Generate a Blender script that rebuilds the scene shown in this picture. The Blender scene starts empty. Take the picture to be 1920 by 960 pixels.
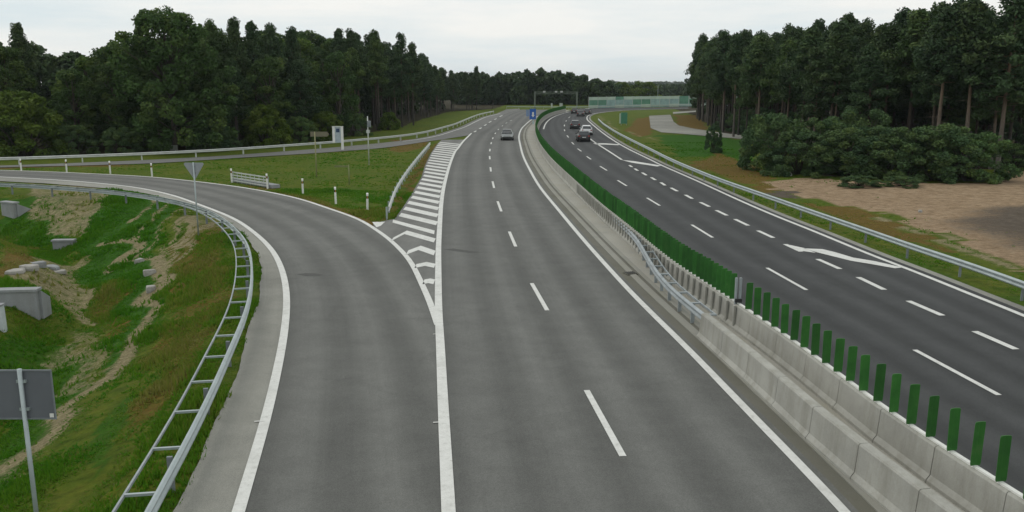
import bpy, math, random
import numpy as np
from mathutils import Vector

# ------------------------------------------------------------------ camera, sky, sun, exposure
S = bpy.context.scene
COL = S.collection
CAM_H = 8.0
F = 1610.0
HOR = 155.0
PITCH = math.atan((480 - HOR) / F)
CP, SP = math.cos(PITCH), math.sin(PITCH)
cd = bpy.data.cameras.new('camera')
cam = bpy.data.objects.new('camera', cd)
COL.objects.link(cam)
cam.location = (0, 0, CAM_H)
cam.rotation_euler = (math.pi / 2 - PITCH, 0, 0)
cd.sensor_width = 36
cd.lens = F / 1920 * 36
cd.clip_start = 0.1
cd.clip_end = 12000
S.camera = cam

SUN_EL, SUN_AZ = math.radians(48), math.radians(-60)     # azimuth from +Y towards +X
world = bpy.data.worlds.new("World")
S.world = world
world.use_nodes = True
wn, wl = world.node_tree.nodes, world.node_tree.links
wn.clear()
out = wn.new('ShaderNodeOutputWorld')
sky = wn.new('ShaderNodeTexSky')
sky.sky_type = 'NISHITA'
sky.sun_disc = False
sky.sun_elevation = SUN_EL
sky.sun_rotation = SUN_AZ
sky.air_density = 1.0
sky.dust_density = 3.0
bg = wn.new('ShaderNodeBackground')
bg.inputs['Strength'].default_value = 0.1
tc = wn.new('ShaderNodeTexCoord')
mp = wn.new('ShaderNodeMapping')
mp.inputs['Scale'].default_value = (1.3, 1.3, 9.0)
nz = wn.new('ShaderNodeTexNoise')
nz.inputs['Scale'].default_value = 2.6
nz.inputs['Detail'].default_value = 6
nz.inputs['Roughness'].default_value = 0.55
rmp = wn.new('ShaderNodeValToRGB')                         # thickness of the overcast: thin patches and thick patches
rmp.color_ramp.elements[0].position = 0.33
rmp.color_ramp.elements[0].color = (7.5, 8.4, 8.7, 1)
rmp.color_ramp.elements[1].position = 0.62
rmp.color_ramp.elements[1].color = (9.75, 9.75, 9.4, 1)
mx = wn.new('ShaderNodeMix')
mx.data_type = 'RGBA'
mx.inputs['Factor'].default_value = 0.93
wl.new(tc.outputs['Generated'], mp.inputs['Vector'])
wl.new(mp.outputs['Vector'], nz.inputs['Vector'])
wl.new(nz.outputs['Fac'], rmp.inputs['Fac'])
wl.new(sky.outputs['Color'], mx.inputs['A'])
wl.new(rmp.outputs['Color'], mx.inputs['B'])
wl.new(mx.outputs['Result'], bg.inputs['Color'])
wl.new(bg.outputs['Background'], out.inputs['Surface'])

sd = bpy.data.lights.new('sun', 'SUN')
sd.energy = 0.8
sd.angle = math.radians(25)
sd.color = (1.0, 0.96, 0.9)
sun = bpy.data.objects.new('sun', sd)
COL.objects.link(sun)
sun.rotation_euler = (math.pi / 2 - SUN_EL, 0, math.pi - SUN_AZ)
sun.location = (-20, 10, 60)

S.view_settings.view_transform = 'Standard'
S.view_settings.look = 'None'
S.view_settings.gamma = 1
S.view_settings.exposure = 0.0
S.render.engine = 'CYCLES'
S.cycles.max_bounces = 5
S.cycles.diffuse_bounces = 2
S.cycles.glossy_bounces = 2
S.cycles.transparent_max_bounces = 8

R = random.Random(11)
NR = np.random.default_rng(5)


# ------------------------------------------------------------------ placing on the ground
def g(x, y, z=0.0):
    """survey point: sight line through (x, y) of the 1920x960 survey frame meets the level z"""
    D = (CAM_H - z) * (F / CP) / (y - HOR)
    return Vector(((x - 960) * D / F, (D - (CAM_H - z) * SP) / CP, z))


def smooth(pts, per=10):
    P = [Vector(p) for p in pts]
    P = [P[0] * 2 - P[1]] + P + [P[-1] * 2 - P[-2]]
    res = []
    for i in range(1, len(P) - 2):
        a, b, c, d = P[i - 1], P[i], P[i + 1], P[i + 2]
        for k in range(per):
            t = k / per
            res.append(0.5 * ((2 * b) + (c - a) * t + (2 * a - 5 * b + 4 * c - d) * t * t + (3 * b - a - 3 * c + d) * t ** 3))
    res.append(P[-2])
    return res


def resample(P, step=None, n=None):
    L = [0.0]
    for a, b in zip(P, P[1:]):
        L.append(L[-1] + (b - a).length)
    if n is None:
        n = max(2, int(round(L[-1] / step)) + 1)
    res, j = [], 0
    for k in range(n):
        s = L[-1] * k / (n - 1)
        while j < len(L) - 2 and L[j + 1] < s:
            j += 1
        seg = L[j + 1] - L[j]
        t = 0 if seg < 1e-9 else (s - L[j]) / seg
        res.append(P[j].lerp(P[j + 1], t))
    return res


def relax(P, k):
    for _ in range(k):
        P = [P[0]] + [(P[i - 1] + P[i] * 2 + P[i + 1]) / 4 for i in range(1, len(P) - 1)] + [P[-1]]
    return P


def line(px, z=0.0, step=1.0, rel=3):
    """a line surveyed on the ground, faired"""
    sm = smooth([(x, y, 0) for x, y in px], 12)
    return relax(resample([g(p.x, p.y, z) for p in sm], step=step), rel)


def normals(P):
    res = []
    for i in range(len(P)):
        d = P[min(i + 1, len(P) - 1)] - P[max(i - 1, 0)]
        d.z = 0
        d.normalize()
        res.append(Vector((d.y, -d.x, 0)))     # to the right of travel
    return res


def offset(P, o):
    return [p + n * o for p, n in zip(P, normals(P))]


# ------------------------------------------------------------------ objects
def link(o, parent=None):
    COL.objects.link(o)
    if parent is not None:
        o.parent = parent
    return o


def mesh(name, V, Fc, mat, parent=None, uv=None, smooth_=False, mats=None, mi=None):
    me = bpy.data.meshes.new(name)
    me.from_pydata([tuple(v) for v in V], [], Fc)
    for m in (mats or [mat]):
        me.materials.append(m)
    if mi is not None:
        me.polygons.foreach_set('material_index', mi)
    if smooth_:
        me.polygons.foreach_set('use_smooth', [True] * len(me.polygons))
    if uv is not None:
        l = me.uv_layers.new(name='UVMap')
        idx = np.zeros(len(me.loops), dtype=np.int32)
        me.loops.foreach_get('vertex_index', idx)
        l.data.foreach_set('uv', np.asarray(uv, dtype=np.float32)[idx].ravel())
    me.update()
    return link(bpy.data.objects.new(name, me), parent)


def tag(o, label, cat, group=None):
    o['label'] = label
    o['category'] = cat
    if group:
        o['group'] = group
    return o


def thing(name, label, cat, loc=(0, 0, 0), rz=0.0, group=None):
    o = bpy.data.objects.new(name, None)
    o.empty_display_size = 0.3
    link(o)
    o.location = loc
    o.rotation_euler = (0, 0, rz)
    return tag(o, label, cat, group)


def kids(o):
    return [c for c in COL.objects if c.parent == o]


def copy_tree(o, children):
    c = link(o.copy())
    def rec(src, dst, tree):
        for ch, sub in tree:
            d = link(ch.copy(), dst)
            rec(ch, d, sub)
    rec(o, c, children)
    return c


def tree_of(o):
    return [(c, tree_of(c)) for c in kids(o)]


class MB:
    def __init__(s):
        s.V, s.F = [], []

    def add(s, V, Fc):
        n = len(s.V)
        s.V += [Vector(v) for v in V]
        s.F += [tuple(i + n for i in f) for f in Fc]
        return s

    def box(s, c, d, rz=0.0, taper=1.0, tilt=None):
        x, y, z = d[0] / 2, d[1] / 2, d[2] / 2
        V = []
        for k, zz in enumerate((-z, z)):
            t = 1 if k == 0 else taper
            for sx, sy in ((-1, -1), (1, -1), (1, 1), (-1, 1)):
                v = Vector((sx * x * t, sy * y * t, zz))
                if tilt:
                    v.rotate(tilt)
                V.append(v)
        cr, sr = math.cos(rz), math.sin(rz)
        V = [Vector((v.x * cr - v.y * sr + c[0], v.x * sr + v.y * cr + c[1], v.z + c[2])) for v in V]
        return s.add(V, [(3, 2, 1, 0), (4, 5, 6, 7), (0, 1, 5, 4), (1, 2, 6, 5), (2, 3, 7, 6), (3, 0, 4, 7)])

    def tube(s, pts, rad, n=8):
        """tapered round bar through the points"""
        rings = []
        for i, p in enumerate(pts):
            d = (Vector(pts[min(i + 1, len(pts) - 1)]) - Vector(pts[max(i - 1, 0)])).normalized()
            a = d.orthogonal().normalized() if abs(d.z) < 0.9 else Vector((1, 0, 0))
            b = d.cross(a).normalized()
            a = b.cross(d).normalized()
            r = rad[i] if isinstance(rad, (list, tuple)) else rad
            rings.append([Vector(p) + a * math.cos(6.2832 * k / n) * r + b * math.sin(6.2832 * k / n) * r for k in range(n)])
        V = [v for r_ in rings for v in r_]
        Fc = []
        for i in range(len(rings) - 1):
            for k in range(n):
                Fc.append((i * n + k, i * n + (k + 1) % n, (i + 1) * n + (k + 1) % n, (i + 1) * n + k))
        Fc.append(tuple(range(n))[::-1])
        Fc.append(tuple((len(rings) - 1) * n + k for k in range(n)))
        return s.add(V, Fc)

    def sweep(s, P, prof):
        """profile of (offset to the right, height) carried along P"""
        N = normals(P)
        m = len(prof)
        V = [p + n_ * a + Vector((0, 0, b)) for p, n_ in zip(P, N) for a, b in prof]
        Fc = []
        for i in range(len(P) - 1):
            for k in range(m):
                Fc.append((i * m + k, i * m + (k + 1) % m, (i + 1) * m + (k + 1) % m, (i + 1) * m + k))
        Fc.append(tuple(range(m)))
        Fc.append(tuple((len(P) - 1) * m + k for k in range(m))[::-1])
        return s.add(V, Fc)

    def build(s, name, mat, parent=None, smooth_=False):
        return mesh(name, s.V, s.F, mat, parent, smooth_=smooth_)


# ------------------------------------------------------------------ materials
def new_mat(name, rough=0.9, spec=0.3, metal=0.0):
    m = bpy.data.materials.new(name)
    m.use_nodes = True
    b = m.node_tree.nodes['Principled BSDF']
    b.inputs['Roughness'].default_value = rough
    b.inputs['Specular IOR Level'].default_value = spec
    b.inputs['Metallic'].default_value = metal
    return m, m.node_tree.nodes, m.node_tree.links, b


def noise(n, l, scale, detail=4, rough=0.6, src=None, vscale=None):
    t = n.new('ShaderNodeTexNoise')
    t.inputs['Scale'].default_value = scale
    t.inputs['Detail'].default_value = detail
    t.inputs['Roughness'].default_value = rough
    if src is None:
        c = n.new('ShaderNodeTexCoord')
        src = c.outputs['Object']
    if vscale:
        mp_ = n.new('ShaderNodeMapping')
        mp_.inputs['Scale'].default_value = vscale
        l.new(src, mp_.inputs['Vector'])
        src = mp_.outputs['Vector']
    l.new(src, t.inputs['Vector'])
    return t.outputs['Fac']


def ramp(n, l, fac, stops):
    r = n.new('ShaderNodeValToRGB')
    e = r.color_ramp.elements
    while len(e) < len(stops):
        e.new(0.5)
    for k, (p, c) in enumerate(stops):
        e[k].position = p
        e[k].color = (c[0], c[1], c[2], 1) if not isinstance(c, (int, float)) else (c, c, c, 1)
    l.new(fac, r.inputs['Fac'])
    return r.outputs['Color']


def mixc(n, l, fac, a, b, mode='MIX'):
    m = n.new('ShaderNodeMix')
    m.data_type = 'RGBA'
    m.blend_type = mode
    for inp, v in (('Factor', fac), ('A', a), ('B', b)):
        sock = m.inputs[inp]
        if isinstance(v, (int, float)):
            sock.default_value = v
        elif isinstance(v, tuple):
            sock.default_value = (v[0], v[1], v[2], 1)
        else:
            l.new(v, sock)
    return m.outputs['Result']


def bump(n, l, b, h, strength=0.3, dist=0.02):
    bp = n.new('ShaderNodeBump')
    bp.inputs['Strength'].default_value = strength
    bp.inputs['Distance'].default_value = dist
    l.new(h, bp.inputs['Height'])
    l.new(bp.outputs['Normal'], b.inputs['Normal'])


def simple(name, c, rough=0.8, var=0.15, scale=3.0, metal=0.0, spec=0.3, bmp=0.0, bscale=30):
    m, n, l, b = new_mat(name, rough, spec, metal)
    f = noise(n, l, scale)
    col = ramp(n, l, f, [(0.3, tuple(v * (1 - var) for v in c)), (0.7, tuple(v * (1 + var) for v in c))])
    l.new(col, b.inputs['Base Color'])
    if bmp:
        bump(n, l, b, noise(n, l, bscale), bmp)
    return m


def asphalt(name, c, lanes, track=0.12, patch=0.1):
    """u = metres across; tyre-polished tracks run along the lane, stains and grain on top"""
    m, n, l, b = new_mat(name, 0.88, 0.25)
    big = noise(n, l, 0.06, 5, 0.6)
    mid = noise(n, l, 0.9, 6, 0.7)
    fine = noise(n, l, 45, 3, 0.8)
    c0 = ramp(n, l, big, [(0.3, tuple(v * (1 - patch) for v in c)), (0.7, tuple(v * (1 + patch) for v in c))])
    c1 = mixc(n, l, 0.35, c0, ramp(n, l, mid, [(0.25, 0.28), (0.8, 0.72)]), 'OVERLAY')
    c2 = mixc(n, l, 0.65, c1, ramp(n, l, fine, [(0.3, 0.26), (0.72, 0.78)]), 'OVERLAY')
    blot = noise(n, l, 0.35, 8, 0.8)
    c2 = mixc(n, l, 0.22, c2, ramp(n, l, blot, [(0.3, 0.36), (0.5, 0.5), (0.7, 0.6)]), 'OVERLAY')
    uvn = n.new('ShaderNodeUVMap')
    sep = n.new('ShaderNodeSeparateXYZ')
    l.new(uvn.outputs['UV'], sep.inputs['Vector'])
    # long streaks along the travel direction
    st = noise(n, l, 1.0, 5, 0.65, uvn.outputs['UV'], (2.6, 0.02, 1))
    c3 = mixc(n, l, 0.32, c2, ramp(n, l, st, [(0.3, 0.36), (0.72, 0.62)]), 'OVERLAY')
    # wheel tracks: two per lane
    m1 = n.new('ShaderNodeMath'); m1.operation = 'MULTIPLY'; m1.inputs[1].default_value = 2 * math.pi * 2 / lanes
    l.new(sep.outputs['X'], m1.inputs[0])
    m2 = n.new('ShaderNodeMath'); m2.operation = 'COSINE'
    l.new(m1.outputs[0], m2.inputs[0])
    m3 = n.new('ShaderNodeMath'); m3.operation = 'MULTIPLY_ADD'
    m3.inputs[1].default_value = -track / 2
    m3.inputs[2].default_value = 0.5
    l.new(m2.outputs[0], m3.inputs[0])
    c4 = mixc(n, l, 1.0, c3, m3.outputs[0], 'OVERLAY')
    # few darker resurfacing joints across and fine cracks
    vo = n.new('ShaderNodeTexVoronoi'); vo.feature = 'DISTANCE_TO_EDGE'
    vo.inputs['Scale'].default_value = 0.16
    t = n.new('ShaderNodeTexCoord')
    dst = n.new('ShaderNodeVectorMath'); dst.operation = 'ADD'
    wob = n.new('ShaderNodeTexNoise'); wob.inputs['Scale'].default_value = 0.8; wob.inputs['Detail'].default_value = 6
    l.new(t.outputs['Object'], wob.inputs['Vector'])
    l.new(t.outputs['Object'], dst.inputs[0]); l.new(wob.outputs['Color'], dst.inputs[1])
    l.new(dst.outputs[0], vo.inputs['Vector'])
    ck = ramp(n, l, vo.outputs['Distance'], [(0.0, 0.72), (0.012, 1.0)])
    c5 = mixc(n, l, 0.22, c4, ck, 'MULTIPLY')
    l.new(c5, b.inputs['Base Color'])
    bump(n, l, b, fine, 0.25, 0.01)
    return m


M = {}
M['asph_l'] = asphalt('asphalt_main', (0.117, 0.118, 0.11), 3.6, 0.14)
M['asph_ramp'] = asphalt('asphalt_ramp', (0.122, 0.123, 0.114), 4.0, 0.15, 0.14)
M['asph_r'] = asphalt('asphalt_right', (0.05, 0.052, 0.052), 3.7, 0.16)
M['asph_s'] = asphalt('asphalt_shoulder', (0.25, 0.247, 0.218), 50, 0.02, 0.3)
M['asph_far'] = asphalt('asphalt_far', (0.15, 0.15, 0.14), 4, 0.08)


def paint_mat():
    m, n, l, b = new_mat('road_paint', 0.75, 0.3)
    f = noise(n, l, 5, 8, 0.75)
    f2 = noise(n, l, 60, 3, 0.8)
    c = ramp(n, l, f, [(0.26, (0.36, 0.36, 0.33)), (0.44, (0.58, 0.58, 0.55)), (0.7, (0.66, 0.66, 0.63))])
    c = mixc(n, l, 0.5, c, ramp(n, l, f2, [(0.3, 0.3), (0.6, 0.6)]), 'OVERLAY')
    f3 = noise(n, l, 0.9, 6, 0.7)
    c = mixc(n, l, ramp(n, l, f3, [(0.5, 0.0), (0.75, 0.45)]), c, (0.33, 0.33, 0.3))
    l.new(c, b.inputs['Base Color'])
    return m


M['paint'] = paint_mat()


def slat_mat():
    m, n, l, b = new_mat('green_plastic_slat', 0.55, 0.3)
    oi = n.new('ShaderNodeObjectInfo')
    f = noise(n, l, 1.6, 5, 0.7)
    c = ramp(n, l, f, [(0.3, (0.018, 0.09, 0.016)), (0.6, (0.032, 0.14, 0.022)), (0.78, (0.075, 0.16, 0.05))])
    c = mixc(n, l, 1.0, c, ramp(n, l, oi.outputs['Random'], [(0, 0.38), (0.5, 0.5), (1, 0.6)]), 'OVERLAY')
    l.new(c, b.inputs['Base Color'])
    return m


M['slat_weathered'] = slat_mat()


def concrete_mat(name, c, stain=(0.16, 0.15, 0.11), amount=0.5, streak=True):
    m, n, l, b = new_mat(name, 0.92, 0.2)
    f = noise(n, l, 0.7, 8, 0.7)
    c0 = ramp(n, l, f, [(0.3, tuple(v * 0.8 for v in c)), (0.7, tuple(v * 1.12 for v in c))])
    s = noise(n, l, 1.0, 6, 0.7, None, (2.5, 2.5, 0.35)) if streak else noise(n, l, 0.35, 8, 0.75)
    sm = ramp(n, l, s, [(0.45, 0.0), (0.75, amount)])
    c1 = mixc(n, l, sm, c0, stain)
    fi = noise(n, l, 40, 4, 0.8)
    c2 = mixc(n, l, 0.4, c1, ramp(n, l, fi, [(0.3, 0.35), (0.7, 0.65)]), 'OVERLAY')
    l.new(c2, b.inputs['Base Color'])
    bump(n, l, b, fi, 0.3, 0.01)
    return m


M['conc'] = concrete_mat('barrier_concrete', (0.36, 0.355, 0.32))
M['conc_old'] = concrete_mat('culvert_concrete', (0.3, 0.31, 0.32), amount=0.3)
M['conc_pave'] = concrete_mat('median_concrete', (0.35, 0.34, 0.3), (0.2, 0.18, 0.12), 0.6, False)
M['gutter'] = concrete_mat('gutter_concrete', (0.15, 0.145, 0.12), (0.07, 0.068, 0.045), 0.8, False)
M['curb'] = concrete_mat('channel_edge', (0.27, 0.265, 0.235), (0.15, 0.14, 0.09), 0.6, False)
M['galv'] = simple('galvanised_steel', (0.36, 0.41, 0.41), 0.45, 0.12, 2.5, metal=0.35, spec=0.5)
M['galv_pale'] = simple('pale_galvanised_steel', (0.5, 0.52, 0.49), 0.6, 0.1, 2.0, metal=0.1)
M['galv_dark'] = simple('weathered_steel', (0.2, 0.22, 0.23), 0.6, 0.2, 2.0, metal=0.2)
M['galv_mid'] = simple('dull_steel', (0.3, 0.33, 0.34), 0.6, 0.2, 2.0, metal=0.15)
M['sign_back'] = simple('sign_back_grey', (0.145, 0.155, 0.175), 0.55, 0.1, 1.5, metal=0.2)
M['slat'] = None
M['slat_dull'] = simple('dull_green_plastic', (0.02, 0.07, 0.02), 0.6, 0.3, 1.2)
M['white'] = simple('white_plastic', (0.72, 0.72, 0.68), 0.5, 0.08, 3)
M['black'] = simple('black_plastic', (0.02, 0.02, 0.02), 0.5, 0.1)
M['reflector'] = simple('reflector_glass', (0.5, 0.25, 0.05), 0.2, 0.1)
M['blue'] = simple('sign_blue', (0.03, 0.12, 0.42), 0.4, 0.08)
M['green_sign'] = simple('sign_green', (0.1, 0.3, 0.2), 0.5, 0.1)
M['beige'] = simple('sign_back_beige', (0.16, 0.145, 0.1), 0.6, 0.1)
M['noise_green'] = simple('noise_panel_green', (0.1, 0.24, 0.16), 0.6, 0.2, 0.6)
M['noise_pale'] = simple('noise_panel_pale', (0.4, 0.5, 0.4), 0.6, 0.12, 0.4)
M['noise_grey'] = simple('noise_panel_blue_grey', (0.24, 0.36, 0.33), 0.5, 0.2, 0.8)
M['car_black'] = simple('black_car_paint', (0.012, 0.012, 0.013), 0.25, 0.1, spec=0.6)
M['car_grey'] = simple('grey_car_paint', (0.05, 0.052, 0.056), 0.3, 0.1, spec=0.6)
M['car_white'] = simple('white_car_paint', (0.7, 0.71, 0.72), 0.3, 0.05, spec=0.5)
M['car_silver'] = simple('silver_car_paint', (0.2, 0.215, 0.21), 0.3, 0.05, metal=0.4, spec=0.5)
M['glass'] = simple('car_glass', (0.02, 0.025, 0.03), 0.08, 0.05, spec=0.8)
M['tyre'] = simple('tyre_rubber', (0.02, 0.02, 0.02), 0.9)
M['rim'] = simple('wheel_rim', (0.35, 0.35, 0.36), 0.4, metal=0.6)
M['red_light'] = simple('tail_lamp_red', (0.3, 0.015, 0.01), 0.25)
M['lamp_glass'] = simple('head_lamp_glass', (0.6, 0.62, 0.62), 0.15)
M['plate'] = simple('number_plate', (0.65, 0.65, 0.62), 0.5, 0.03)
M['house_wall'] = simple('house_render_white', (0.62, 0.61, 0.58), 0.8, 0.06)
M['house_roof'] = simple('house_roof_tiles', (0.14, 0.09, 0.08), 0.8, 0.2)
M['stone'] = simple('rubble_stone', (0.33, 0.315, 0.29), 0.9, 0.25, 4, bmp=0.4)
M['bark'] = simple('dark_bark', (0.06, 0.05, 0.038), 0.95, 0.35, 5, bmp=0.5)


def pine_bark():
    m, n, l, b = new_mat('pine_bark', 0.95, 0.2)
    c = n.new('ShaderNodeTexCoord')
    sp = n.new('ShaderNodeSeparateXYZ')
    l.new(c.outputs['Object'], sp.inputs['Vector'])
    mr = n.new('ShaderNodeMapRange')
    mr.inputs['From Min'].default_value = 2
    mr.inputs['From Max'].default_value = 9
    l.new(sp.outputs['Z'], mr.inputs['Value'])
    col = mixc(n, l, mr.outputs['Result'], (0.07, 0.064, 0.056), (0.1, 0.068, 0.045))   # scots pine: grey foot, orange upper stem
    f = noise(n, l, 4, 5, 0.7, None, (1, 1, 0.3))
    col = mixc(n, l, 0.6, col, ramp(n, l, f, [(0.3, 0.25), (0.7, 0.75)]), 'OVERLAY')
    oi = n.new('ShaderNodeObjectInfo')
    col = mixc(n, l, 1.0, col, ramp(n, l, oi.outputs['Random'], [(0, 0.36), (0.7, 0.6), (1, 0.86)]), 'OVERLAY')
    l.new(col, b.inputs['Base Color'])
    return m


M['pine_bark'] = pine_bark()


def leaf_mat(name, stops, trans=0.25):
    m, n, l, b = new_mat(name, 0.75, 0.15)
    at = n.new('ShaderNodeAttribute'); at.attribute_name = 'tint'
    col = ramp(n, l, at.outputs['Fac'], stops)
    oi = n.new('ShaderNodeObjectInfo')
    col = mixc(n, l, 1.0, col, ramp(n, l, oi.outputs['Random'],
               [(0.0, (0.36, 0.4, 0.42)), (0.35, (0.5, 0.49, 0.42)), (0.7, (0.46, 0.5, 0.5)), (1.0, (0.68, 0.68, 0.46))]), 'OVERLAY')
    l.new(col, b.inputs['Base Color'])
    tr = n.new('ShaderNodeBsdfTranslucent')
    l.new(col, tr.inputs['Color'])
    ms = n.new('ShaderNodeMixShader'); ms.inputs[0].default_value = trans
    l.new(b.outputs['BSDF'], ms.inputs[1]); l.new(tr.outputs['BSDF'], ms.inputs[2])
    l.new(ms.outputs[0], n['Material Output'].inputs['Surface'])
    return m


M['leaf'] = leaf_mat('broadleaf_foliage', [(0.0, (0.032, 0.06, 0.018)), (0.5, (0.055, 0.098, 0.028)), (1.0, (0.1, 0.135, 0.035))])
M['leaf_light'] = leaf_mat('light_foliage', [(0.0, (0.055, 0.09, 0.012)), (0.5, (0.09, 0.14, 0.02)), (1.0, (0.14, 0.185, 0.032))])
M['needle'] = leaf_mat('pine_needles', [(0.0, (0.03, 0.055, 0.024)), (0.5, (0.05, 0.084, 0.036)), (1.0, (0.085, 0.118, 0.045))], 0.15)
M['shrub'] = leaf_mat('shrub_foliage', [(0.0, (0.045, 0.088, 0.04)), (0.5, (0.078, 0.132, 0.055)), (1.0, (0.12, 0.17, 0.055))])
M['blade'] = leaf_mat('grass_blades', [(0.0, (0.045, 0.17, 0.008)), (0.4, (0.1, 0.2, 0.012)), (0.7, (0.2, 0.19, 0.04)), (1.0, (0.34, 0.27, 0.12))], 0.5)


def ground_mat():
    m, n, l, b = new_mat('verge_ground', 0.95, 0.1)
    a1 = n.new('ShaderNodeAttribute'); a1.attribute_name = 'cover'
    a2 = n.new('ShaderNodeAttribute'); a2.attribute_name = 'cover_more'
    s1 = n.new('ShaderNodeSeparateColor'); l.new(a1.outputs['Color'], s1.inputs['Color'])
    s2 = n.new('ShaderNodeSeparateColor'); l.new(a2.outputs['Color'], s2.inputs['Color'])
    big = noise(n, l, 0.22, 6, 0.65)
    mid = noise(n, l, 1.4, 7, 0.75)
    fine = noise(n, l, 9, 6, 0.8)
    grass = ramp(n, l, mid, [(0.25, (0.035, 0.06, 0.006)), (0.45, (0.066, 0.096, 0.009)), (0.62, (0.094, 0.112, 0.014)), (0.8, (0.14, 0.13, 0.03))])
    yel = ramp(n, l, big, [(0.35, (0.42, 0.5, 0.4)), (0.65, (0.6, 0.54, 0.46))])
    grass = mixc(n, l, 0.9, grass, yel, 'OVERLAY')
    tuft = noise(n, l, 3.6, 8, 0.85, None, (0.7, 1.3, 1.0))

    def weight(src, k=0.55):
        # cover edges break up with the noise
        ad = n.new('ShaderNodeMath'); ad.operation = 'MULTIPLY_ADD'
        ad.inputs[1].default_value = k; ad.inputs[2].default_value = -k * 0.5
        l.new(fine, ad.inputs[0])
        ad2 = n.new('ShaderNodeMath'); ad2.operation = 'MULTIPLY_ADD'
        ad2.inputs[1].default_value = k * 1.6; ad2.inputs[2].default_value = -k * 0.8
        l.new(mid, ad2.inputs[0])
        sm = n.new('ShaderNodeMath'); sm.operation = 'ADD'
        l.new(ad.outputs[0], sm.inputs[0]); l.new(ad2.outputs[0], sm.inputs[1])
        s3 = n.new('ShaderNodeMath'); s3.operation = 'ADD'
        l.new(sm.outputs[0], s3.inputs[0]); l.new(src, s3.inputs[1])
        mr = n.new('ShaderNodeMapRange'); mr.interpolation_type = 'SMOOTHSTEP'
        mr.inputs['From Min'].default_value = 0.3; mr.inputs['From Max'].default_value = 0.75
        l.new(s3.outputs[0], mr.inputs['Value'])
        return mr.outputs['Result']
    bright = ramp(n, l, fine, [(0.3, (0.018, 0.06, 0.004)), (0.7, (0.04, 0.125, 0.006))])
    rust = ramp(n, l, fine, [(0.3, (0.075, 0.062, 0.01)), (0.7, (0.165, 0.098, 0.024))])
    straw = ramp(n, l, fine, [(0.25, (0.1, 0.085, 0.035)), (0.5, (0.21, 0.18, 0.1)), (0.75, (0.34, 0.29, 0.18))])
    sand = ramp(n, l, mid, [(0.3, (0.165, 0.112, 0.066)), (0.5, (0.28, 0.2, 0.125)), (0.75, (0.37, 0.28, 0.185))])
    litter = ramp(n, l, fine, [(0.3, (0.018, 0.016, 0.008)), (0.7, (0.05, 0.042, 0.02))])
    soil = ramp(n, l, mid, [(0.3, (0.07, 0.058, 0.045)), (0.7, (0.13, 0.105, 0.08))])
    c = mixc(n, l, weight(s2.outputs['Green']), grass, bright)
    c = mixc(n, l, weight(s2.outputs['Red']), c, rust)
    c = mixc(n, l, weight(s1.outputs['Red'], 0.8), c, straw)
    c = mixc(n, l, weight(s1.outputs['Green'], 0.5), c, sand)
    c = mixc(n, l, weight(s2.outputs['Blue'], 0.5), c, soil)
    c = mixc(n, l, weight(s1.outputs['Blue']), c, litter)
    c = mixc(n, l, 0.75, c, ramp(n, l, tuft, [(0.34, 0.24), (0.5, 0.5), (0.66, 0.74)]), 'OVERLAY')
    l.new(c, b.inputs['Base Color'])
    ht = n.new('ShaderNodeMath'); ht.operation = 'ADD'
    l.new(mid, ht.inputs[0]); l.new(fine, ht.inputs[1])
    bump(n, l, b, ht.outputs[0], 0.7, 0.12)
    return m


M['ground'] = ground_mat()

# ------------------------------------------------------------------ surveyed lines of the roads
ramp_outer_px = [(424, 1040), (447, 960), (470, 885), (487, 828), (503, 770), (519, 700), (531, 640), (536, 600), (538, 560), (533, 520), (520, 485),
                 (505, 463), (488, 446), (467, 429), (447, 415), (426, 404.5), (405, 396), (384, 388), (361, 379.5), (322, 366), (273, 355),
                 (234, 349), (187, 344), (133, 339.5), (70, 335.5), (0, 332), (-80, 329), (-200, 326)]
ramp_inner_px = [(821, 610), (803, 558), (794, 541), (784.5, 519), (771, 492), (756, 474), (730, 449), (703, 430), (680, 415), (648, 402), (612, 390),
                 (568, 375), (524, 364.5), (471, 354.5), (420, 347), (344, 338), (281, 332), (234, 329), (180, 326.5), (109, 323), (50, 321), (0, 319.5), (-80, 317.5), (-200, 315)]
left_line_px = [(845, 1040), (841, 960), (836, 860), (830.5, 754), (826, 654), (823, 600), (822, 558), (822, 474), (823.5, 440), (826, 399), (828.5, 373),
                (833, 347), (842, 313), (852, 287), (859, 278), (868, 266), (884, 250)]
left_exit_px = [(884, 250), (900, 241), (912, 233), (925, 225), (940, 217), (958, 210), (978, 205.5)]
right_line_px = [(1655, 1040), (1584, 960), (1490, 862), (1385, 754), (1327, 693), (1283, 648), (1230, 596), (1192, 558), (1160, 524), (1100, 457),
                 (1047, 394), (1013, 352), (993, 318), (981, 293), (975, 270), (973, 256), (977, 243), (984, 235), (996, 225), (1012, 217), (1034, 210.5), (1062, 206)]
slat_px = [(2080, 1035), (1920, 935), (1816, 867), (1703, 800), (1617, 734), (1555, 688), (1495, 644), (1440, 606), (1377, 565), (1313, 523), (1263, 490),
           (1190, 430), (1133, 385), (1090, 347), (1060, 320), (1035, 296), (1016, 272), (1008, 256), (1005, 243), (1009, 229), (1018, 219), (1034, 211), (1060, 204)]
front_bar_px = [(1900, 1040), (1786, 956), (1696, 889), (1591, 810), (1512, 746), (1430, 675), (1336, 600), (1322, 588)]
r_edge_px = [(2080, 662), (1917, 591), (1865, 571), (1800, 544.5), (1740, 520), (1690, 500), (1640, 481.5), (1533, 437), (1453, 405), (1385, 375.5), (1310, 341),
             (1242, 311), (1222, 301), (1175, 278), (1145, 260), (1122, 243), (1108, 231), (1101, 224), (1103, 217), (1120, 212), (1150, 208.5), (1190, 206), (1290, 203.5)]
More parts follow.
